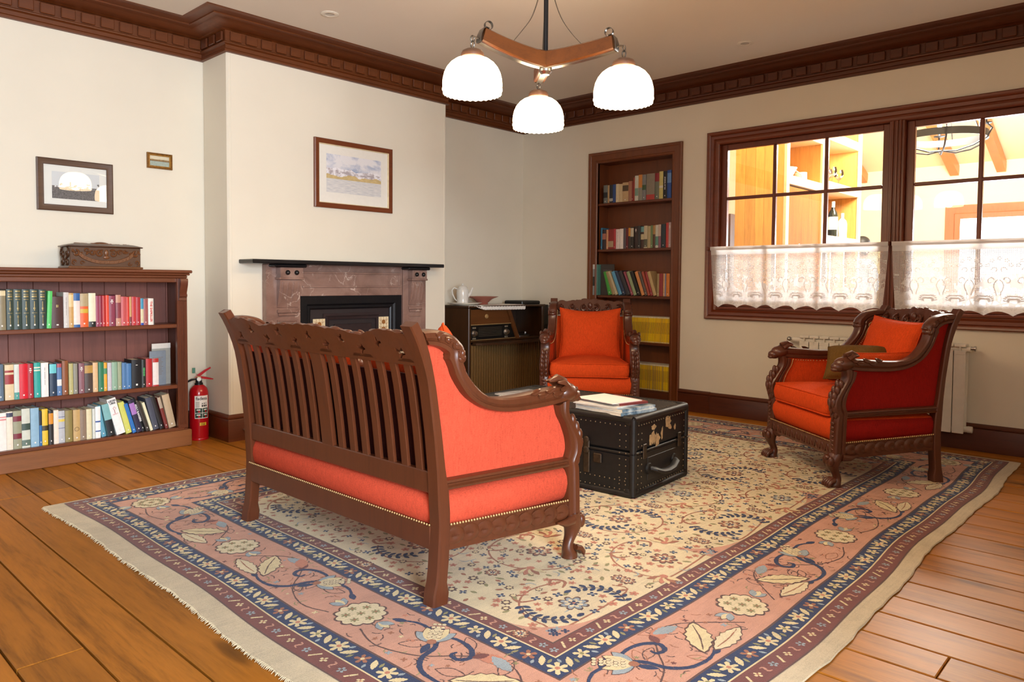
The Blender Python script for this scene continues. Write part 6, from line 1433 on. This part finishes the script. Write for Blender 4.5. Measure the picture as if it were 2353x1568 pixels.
for q, (ax, ay_, ze, zs) in enumerate(lx):
    dx, dy = ax - CHX, ay_ - CHY; L = hypot(dx, dy); an = atan2(dy, dx); Mx = RZ(an); Lw = L - .05; rise = ze - 2.345
    P = smooth_line([Vector((Lw * f, 2.345 + rise * f ** 1.7)) for f in (0, .2, .4, .6, .8, 1.0)], 4); rings = []
    for i, p_ in enumerate(P):
        t = (P[min(len(P) - 1, i + 1)] - P[max(0, i - 1)]).normalized(); n_ = Vector((-t.y, t.x)); hgt = .042 - .006 * (i / len(P)); w = .032
        rings.append([tuple(Mx @ Vector((p_.x + n_.x * a, b, p_.y + n_.y * a))) for a, b in ((-hgt, -w + .005), (-hgt, w - .005), (-hgt + .006, w), (hgt - .008, w), (hgt, w - .01), (hgt, -w + .01), (hgt - .008, -w), (-hgt + .006, -w))])
    arm = MB().loft(rings).build('arm', M_YOKE, ch, 30); e_ = P[-1]
    tn = (P[-1] - P[-2]).normalized(); nn = Vector((-tn.y, tn.x)); under = []
    for i, p_ in enumerate(P):
        t = (P[min(len(P) - 1, i + 1)] - P[max(0, i - 1)]).normalized(); n_ = Vector((-t.y, t.x)); under.append(p_ - n_ * (.0445 - .006 * (i / len(P))))
    end = [under[-1] + tn * .004, e_ - nn * .03 + tn * .010, e_ + tn * .013, e_ + nn * .03 + tn * .008, e_ + nn * .041 - tn * .004, e_ + nn * .041 - tn * .02]
    cc = end[-1] + nn * .021; a0 = atan2(-nn.y, -nn.x); curl = [Vector((cc.x + .021 * cos(a0 + k * .36), cc.y + .021 * sin(a0 + k * .36))) for k in range(1, 17)]
    strip_along(MB(), under, Mx, .016, .002).build('steel_strap', M_STEEL, arm, 40)
    strip_along(MB(), end, Mx, .024, .002).build('end_cap', M_STRAP, arm, 40)
    strip_along(MB(), curl, Mx, .009, .0012).build('strap_curl', M_STRAP, arm, 60)
    zz = 2.345 + rise * .45 ** 1.7 + .042
    strip_along(MB(), [tuple(v_) for v_ in smooth_line([(.014, 2.95), (.022, 2.80), (.045, 2.66), (.085, 2.55), (.14, 2.46 + rise * .2), (Lw * .52, zz + .008)], 5)], Mx, .005, .0012).build('brace_strip', M_STRAP, arm, 60)
    zc = zs + .047
    hk = MB(); hk.tube([(dx + .012 * cos(a), dy, zc + .045 + .016 * sin(a)) for a in [2 * pi * k / 12 for k in range(12)]], .0032, 6, True); hk.tube([(dx, dy + .011 * cos(a), zc + .018 + .018 * sin(a)) for a in [2 * pi * k / 12 for k in range(12)]], .0032, 6, True)
    ep = Mx @ Vector((e_.x + tn.x * .012, 0, e_.y - .02))
    hk.tube([tuple(ep), ((ep.x + dx) / 2, (ep.y + dy) / 2, max(ep.z, zc + .05) + .004), (dx, dy, zc + .058)], .0045, 6); hk.build('hook', M_STRAP, ch)
    MB().lathe([(.0, 0), (.05, 0), (.056, .006), (.057, .020), (.05, .034), (.03, .044), (.0, .047)], 26, c=(dx, dy, zs - .002)).build('shade_cap', wood('turned_cap', rgb(88, 60, 44), 2, .4, .3), ch, 40)
    sh = MB(); n = 64; rings = []
    for r_, d_ in prof: rings.append([(dx + r_ * cos(2 * pi * k / n), dy + r_ * sin(2 * pi * k / n), zs - d_ - (.0045 * (k % 2) if d_ > .17 else 0)) for k in range(n)])
    sh.loft(rings, caps=False); sh.build('glass_shade', M_SHADE, ch, 50)
    bl = bpy.data.lights.new('bulb', 'POINT'); bl.energy = 18; bl.color = (1.0, .70, .40); bl.shadow_soft_size = .05
    bo = bpy.data.objects.new('bulb', bl); COL.objects.link(bo); bo.parent = ch; bo.location = (dx, dy, zs - .13)

# ---------------------------------------------------------------- recessed downlights
for (x_, y_), lb in (((-3.212, -1.065), 'white recessed ceiling downlight near the chimney breast'), ((-.689, -2.946), 'white recessed ceiling downlight above the inner window')):
    d = thing('downlight', lb, 'downlight', (x_, y_, ZCEIL))
    MB().lathe([(.03, 0), (.062, 0), (.064, -.004), (.05, -.008), (.034, -.006), (.03, 0)], 30, caps=False).build('rim', M_WHITE, d, 40)
    MB().lathe([(.0, -.001), (.03, -.001), (.032, -.005), (.02, -.003), (.0, -.003)], 24).build('lamp', plain('downlight_lens', rgb(196, 190, 180), .15), d, 40)

# ---------------------------------------------------------------- dining room seen through the inner window
M_YELW = plain('yellow_wall_paint', rgb(243, 234, 202), .8, var=.02, scale=3)
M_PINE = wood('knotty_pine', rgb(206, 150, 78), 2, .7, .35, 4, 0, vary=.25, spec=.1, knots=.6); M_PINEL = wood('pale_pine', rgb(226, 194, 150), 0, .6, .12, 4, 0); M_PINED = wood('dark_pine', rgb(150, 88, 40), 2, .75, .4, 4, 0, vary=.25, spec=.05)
struct(MB().b3(.2, 6.4, -8, -.9, -.12, 0).build('floor_dining_room', wood('dining_floor', rgb(150, 96, 50), 0, .4, .3)))
struct(MB().b3(.2, 6.4, -1.0, -.85, 0, 5.2).build('wall_dining_left', M_YELW)); struct(MB().b3(.2, 6.4, -8.1, -8.0, 0, 5.2).build('wall_dining_right', M_YELW))
mb = MB()
for y0, y1, z0, z1 in ((-.9, -3.03, 0, 3.2), (-3.03, -5.6, 0, .6), (-3.03, -5.6, 2.17, 3.2), (-5.6, -8, 0, 3.2)): mb.b3(6.0, 6.2, y0, y1, z0, z1)
struct(mb.build('wall_dining_far', M_YELW))
mb = MB(); mb.add([(6.1, -8, 2.9), (6.1, -.9, 2.9), (.1, -.9, 5.1), (.1, -8, 5.1), (6.1, -8, 3.0), (6.1, -.9, 3.0), (.1, -.9, 5.2), (.1, -8, 5.2)], [(0, 1, 2, 3), (7, 6, 5, 4), (0, 4, 5, 1), (1, 5, 6, 2), (2, 6, 7, 3), (3, 7, 4, 0)]); dcei = struct(mb.build('ceiling_dining_room', M_YELW, sharp=0))
struct(MB().b3(.15, .25, -8, -.9, ZCEIL, 5.3).build('wall_dining_gable', M_YELW))
w3 = MB().sweep([(-5.6, .6), (-3.03, .6), (-3.03, 2.17), (-5.6, 2.17)], [(-.02, -.1), (-.02, .02), (.05, .03), (.06, .02), (.12, .035), (.17, .045), (.18, 0), (0, -.1)], lambda u, v, h: (6.0 - h, u, v), True)
w3 = struct(w3.build('window_3', wood('dining_trim', rgb(170, 104, 62), 2, .4, .25)))
for y_ in (-3.9, -4.75): MB().b3(6.05, 6.12, y_ - .03, y_ + .03, .6, 2.17).build('mullion', M_TRIM, w3)
for k, (ya, yb_) in enumerate(((-3.03, -3.87), (-3.93, -4.72), (-4.78, -5.6))): MB().b3(6.08, 6.085, ya, yb_, .6, 2.17).build('pane', M_GLASS, w3)
for y_ in (-1.72, -2.96, -3.53, -4.6, -5.8):     # rafters
    r = MB(); a = Vector((6.0, y_, 2.84)); b = Vector((1.2, y_, 4.60)); d = (b - a).normalized(); u_ = Vector((0, 1, 0)) * .055; n_ = d.cross(Vector((0, 1, 0))).normalized() * .07
    if n_.z < 0: n_ = -n_
    r.add([a - u_ - n_, a + u_ - n_, a + u_ + n_, a - u_ + n_, b - u_ - n_, b + u_ - n_, b + u_ + n_, b - u_ + n_], [(0, 1, 2, 3), (7, 6, 5, 4), (0, 4, 5, 1), (1, 5, 6, 2), (2, 6, 7, 3), (3, 7, 4, 0)]); r.build('rafter', wood('rafter_pine', rgb(204, 128, 64), 0, .5, .2), dcei, 0)
# pine shelving unit
CXA, CYF, CYB = 1.2, -2.487, -1.965
ca = thing('pine_dresser', 'tall knotty pine shelf unit seen through the left window sash', 'shelf unit', (CXA, CYF, 0))
rp2 = random.Random(3); y = 0
while y < CYB - CYF - .01:
    w = min(rp2.choice((.11, .13, .095)), CYB - CYF - y); MB().b3(-.02, 0, y + .001, y + w - .001, 0, 3.1, .001).build('side_board', M_PINE, ca); y += w
for x_ in (.0, .96, 2.16):
    MB().b3(x_ - .02, x_ + .055, -.03, 0, 0, 3.1, .003).build('stile', M_PINEL, ca)
    if x_: MB().b3(x_ - .012, x_ + .012, 0, CYB - CYF, 0, 3.1).build('divider', M_PINE, ca)
x_ = .02
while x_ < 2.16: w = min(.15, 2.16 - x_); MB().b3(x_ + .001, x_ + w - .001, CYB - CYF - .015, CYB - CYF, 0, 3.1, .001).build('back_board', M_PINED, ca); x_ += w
for z in (2.31, 2.83): MB().b3(.05, .945, -.025, CYB - CYF - .02, z - .09, z, .003).build('shelf', M_PINEL, ca)
for z in (2.36, 1.75, 2.92): MB().b3(1.01, 2.14, -.025, CYB - CYF - .02, z - .10, z, .003).build('shelf', M_PINEL, ca)
for x_ in (1.25, 1.7): MB().b3(x_ - .02, x_ + .02, -.02, CYB - CYF - .02, 1.0, 1.65).build('pigeonhole_divider', M_PINEL, ca)
MB().b3(.05, .945, -.012, .004, .2, 2.2, .003).build('door', M_PINED, ca)
for x_ in (.36, .47): MB().lathe([(.0, 0), (.02, 0), (.022, .012), (.012, .02), (.0, .024)], 14, M=T((x_, -.012, 1.60)) @ RX(radians(90))).build('door_knob', M_STEEL, ca)
MB().b3(1.01, 2.14, .1, .11, .9, 1.65).build('pigeonhole_back', M_PINED, ca)  # dark pine board behind the pigeonholes
def on_shelf(x, y, z): return (CXA + x, CYF + y, z + .0005)
b = thing('mixing_bowl', 'large white bowl on the upper shelf of the pine unit', 'bowl', on_shelf(.38, .2, 2.31)); MB().lathe([(.0, 0), (.07, 0), (.12, .05), (.155, .12), (.162, .12), (.12, .04), (.0, .012)], 26).build('body', M_PORC, b, 50); MB().tube([(.1, -.09, .115), (.14, -.16, .06), (.15, -.17, .0)], .006, 6).build('spoon', M_STEEL, b)
b = thing('white_cup', 'small white cup beside the bowl on the pine unit', 'cup', on_shelf(.76, .14, 2.31)); MB().lathe([(.0, 0), (.05, 0), (.065, .03), (.065, .11), (.058, .11), (.05, .02), (.0, .01)], 20).build('body', M_PORC, b, 50); MB().tube([(.06, 0, .09), (.09, 0, .08), (.088, 0, .04), (.062, 0, .03)], .006, 6).build('handle', M_PORC, b)
M_CLEAR = glass_mat('wine_glass_clear', (.96, .96, .96, 1), .02, 1.8)
for k, (x_, y_) in enumerate(((1.34, .1), (1.45, .22), (1.58, .1), (1.72, .2), (1.86, .12))):
    g = thing('wine_glass', 'stemmed wine glass on the right-hand upper shelf of the pine unit', 'glass', on_shelf(x_, y_, 2.36), group='wine glasses on the pine unit')
    MB().lathe([(.0, 0), (.045, 0), (.042, .004), (.006, .01), (.005, .09), (.02, .1), (.052, .14), (.055, .18), (.044, .22)], 18, caps=False).build('bowl_and_stem', M_CLEAR, g, 50)
M_BOT = plain('dark_bottle_glass', rgb(26, 30, 22), .12)
for k, (x_, y_, cap, lab) in enumerate(((1.33, .1, 'c87838', 'orange-capped'), (1.46, .16, '2a2a2e', 'black-capped'), (1.56, .07, 'e8e4dc', 'white-capped'), (1.74, .14, 'c88a50', 'copper-capped'), (1.84, .06, 'd8d4cc', 'pale'))):
    g = thing('wine_bottle', '%s wine bottle with white label on the lower shelf of the pine unit' % lab, 'bottle', on_shelf(x_, y_, 1.75), group='wine bottles on the pine unit')
    sc = 1.0 if k < 4 else .72
    MB().lathe([(r_, z * 1.25 * sc) for r_, z in ((.0, 0), (.052, 0), (.054, .01), (.054, .20), (.045, .235), (.02, .265), (.018, .33), (.0, .33))], 18).build('glass', M_BOT if k < 4 else M_PORC, g, 40)
    MB().lathe([(r_, z * 1.25 * sc) for r_, z in ((.0545, .07), (.0545, .19))], 18, caps=False).build('label_paper', M_STICK, g); MB().lathe([(r_, z * 1.25 * sc) for r_, z in ((.02, .28), (.0205, .335), (.0, .336))], 14).build('capsule', cover_mat(cap), g)
# wrought iron ring chandelier
ic = thing('iron_chandelier', 'wrought iron ring chandelier with bulbs seen through the right sash', 'chandelier', (2.31, -3.64, 2.66))
rr = .40
MB().loft([[(r_ * cos(2 * pi * k / 40), r_ * sin(2 * pi * k / 40), z) for k in range(40)] for r_, z in ((rr, .0), (rr, .07), (rr - .008, .07), (rr - .008, .0), (rr, .0))], caps=False).build('ring', M_IRON, ic, 30)
for k in range(6):
    a = 2 * pi * k / 6 + .3; c_, s_ = cos(a), sin(a)
    MB().tube([(0, 0, -.10), (.14 * c_, .14 * s_, -.115), (.3 * c_, .3 * s_, -.08), (.42 * c_, .42 * s_, -.02), (.46 * c_, .46 * s_, .06), (.42 * c_, .42 * s_, .10)], .009, 6).build('scroll_arm', M_IRON, ic)
    MB().lathe([(.0, .10), (.05, .11), (.054, .118), (.014, .112), (.014, .20), (.0, .2)], 14, c=(.40 * c_, .40 * s_, .0)).build('candle_cup', M_IRON, ic)
    bb_ = MB().ball((.40 * c_, .40 * s_, .235), (.022, .022, .035), 10, 8).build('bulb', emis('bulb_glow', (1, .85, .62, 1), 60), ic)
for k in range(3): a = 2 * pi * k / 3; MB().tube([(rr * cos(a), rr * sin(a), .07), (.02 * cos(a), .02 * sin(a), 1.0)], .006, 6).build('chain', M_IRON, ic)
MB().tube([(0, 0, .98), (0, 0, 1.62)], .01, 8).build('rod', M_IRON, ic)
lp = bpy.data.lights.new('dining_lamp', 'POINT'); lp.energy = 620; lp.color = (1, .93, .80); lp.shadow_soft_size = .35; lo = bpy.data.objects.new('dining_lamp', lp); COL.objects.link(lo); lo.parent = ic; lo.location = (0, 0, .35)
# brown door at the far left of the dining room
d1 = MB(); d1.b3(2.95, 4.1, -1.03, -1.0, 0, 2.12, .004); d1 = struct(d1.build('door_1', wood('dining_door', rgb(104, 58, 36), 2, .4, .3)))
for x0_, x1_, z0_, z1_ in ((3.1, 3.48, .2, .95), (3.57, 3.95, .2, .95), (3.1, 3.48, 1.1, 1.95), (3.57, 3.95, 1.1, 1.95)): MB().b3(x0_, x1_, -1.045, -1.03, z0_, z1_, .006).build('panel', MATS['dining_door'], d1)
MB().tube([(3.02, -1.03, 1.02), (3.02, -1.07, 1.02), (3.12, -1.07, 1.02)], .01, 8).build('door_handle', M_STEEL, d1)
# table and serving things in front of the window in the dining room
tb = thing('dining_table', 'long pale table in the dining room behind the lace curtain', 'table', (2.3, -4.6, 0)); MB().b3(-.45, .45, -1.1, 1.1, .71, .75, .006).build('table_top', M_PINEL, tb)
for sx in (-1, 1):
    for sy in (-1, 1): MB().b3(sx * .38 - .03, sx * .38 + .03, sy * 1.0 - .03, sy * 1.0 + .03, 0, .71, .004).build('leg', M_PINEL, tb)

# ---------------------------------------------------------------- person standing in the dining room, mostly hidden by the lace
pe = thing('person', 'dark-haired person in a pale blue shirt and dark trousers standing beyond the lace curtain', 'person', (3.98, -2.36, 0), radians(150))
def body():
    J = [(0, 0, .98, .13, .16), (0, 0, 1.12, .115, .15), (0, 0, 1.30, .12, .17), (0, 0, 1.44, .10, .17), (0, 0, 1.50, .06, .075), (0, 0, 1.56, .055, .06)]
    vs = [(0, 0, .98), (0, 0, 1.14), (0, 0, 1.32), (0, .0, 1.45), (.01, 0, 1.53), (.02, 0, 1.62), (.015, 0, 1.72)]
    rd = [(.13, .16), (.12, .145), (.125, .16), (.10, .15), (.05, .055), (.075, .07), (.085, .075)]
    ed = [(i, i + 1) for i in range(6)]
    def chain(start, pts, rs):
        p = start
        for q, r in zip(pts, rs): vs.append(q); rd.append((r, r)); ed.append((p, len(vs) - 1)); p = len(vs) - 1
    for s in (-1, 1):
        chain(0, [(0, s * .09, .90), (.01, s * .1, .52), (-.01, s * .1, .10), (.07, s * .11, .04), (.14, s * .115, .035)], [.09, .06, .04, .04, .03])
        chain(3, [(0, s * .19, 1.42), (-.02, s * .235, 1.16), (.10, s * .22, .98), (.17, s * .20, .94)], [.06, .045, .034, .03])
    me = bpy.data.meshes.new('body'); me.from_pydata(vs, ed, []); o = bpy.data.objects.new('body', me); COL.objects.link(o)
    md = o.modifiers.new('skin', 'SKIN'); 
    for i, r in enumerate(rd): me.skin_vertices[0].data[i].radius = r
    me.skin_vertices[0].data[0].use_root = True
    ms = o.modifiers.new('sub', 'SUBSURF'); ms.levels = 2; ms.render_levels = 2
    dg = bpy.context.evaluated_depsgraph_get(); out = bpy.data.meshes.new_from_object(o.evaluated_get(dg)); bpy.data.objects.remove(o); return out
M_SKIN = plain('skin', rgb(206, 160, 130), .5, var=.05); M_SHIRT = fabric('pale_blue_shirt', rgb(150, 168, 192), .9, 200, .1); M_TROU = fabric('dark_trousers', rgb(40, 42, 50), .9, 200, .1)
bm_ = body(); bm_.name = 'body'
for mm in (M_SKIN, M_SHIRT, M_TROU): bm_.materials.append(mm)
for p_ in bm_.polygons:
    z = p_.center.z; p_.material_index = 0 if (z > 1.52 or (z < 1.12 and abs(p_.center.y) > .17 and p_.center.x > .02)) else (1 if z > .98 else (2 if z > .06 else 2)); p_.use_smooth = True
link(bm_, 'body', pe)
hr = MB(); hr.ball((-.005, 0, 1.735), (.105, .09, .095), 18, 12); hr.ball((-.05, 0, 1.67), (.07, .085, .08), 14, 8); hr.build('hair', plain('dark_hair', rgb(24, 22, 24), .5), pe, 80)
fc = MB(); fc.ball((.10, 0, 1.66), (.016, .012, .022), 8, 6)
for s in (-1, 1): fc.ball((.01, s * .082, 1.665), (.014, .01, .028), 8, 6)
fc.build('nose_and_ears', M_SKIN, pe, 80); ey = MB()
for s in (-1, 1): ey.ball((.088, s * .03, 1.685), (.006, .011, .006), 8, 6)
ey.build('eyes', M_BLACK, pe, 80); MB().ball((.088, 0, 1.625), (.006, .022, .006), 8, 6).build('mouth', plain('lips', rgb(160, 90, 80), .5), pe, 80)
hn = MB()
for s in (-1, 1):
    hn.ball((.19, s * .195, .93), (.045, .022, .032), 10, 7)
    for q in range(4): hn.tube([(.22, s * .195, .95 - .016 * q), (.26, s * .19, .945 - .016 * q), (.28 - .006 * abs(q - 1.5), s * .182, .93 - .016 * q)], [.0085, .008, .0065], 6)
    hn.tube([(.18, s * .18, .945), (.205, s * .165, .965), (.235, s * .165, .965)], [.010, .009, .007], 6)
hn.build('hands', M_SKIN, pe, 80)
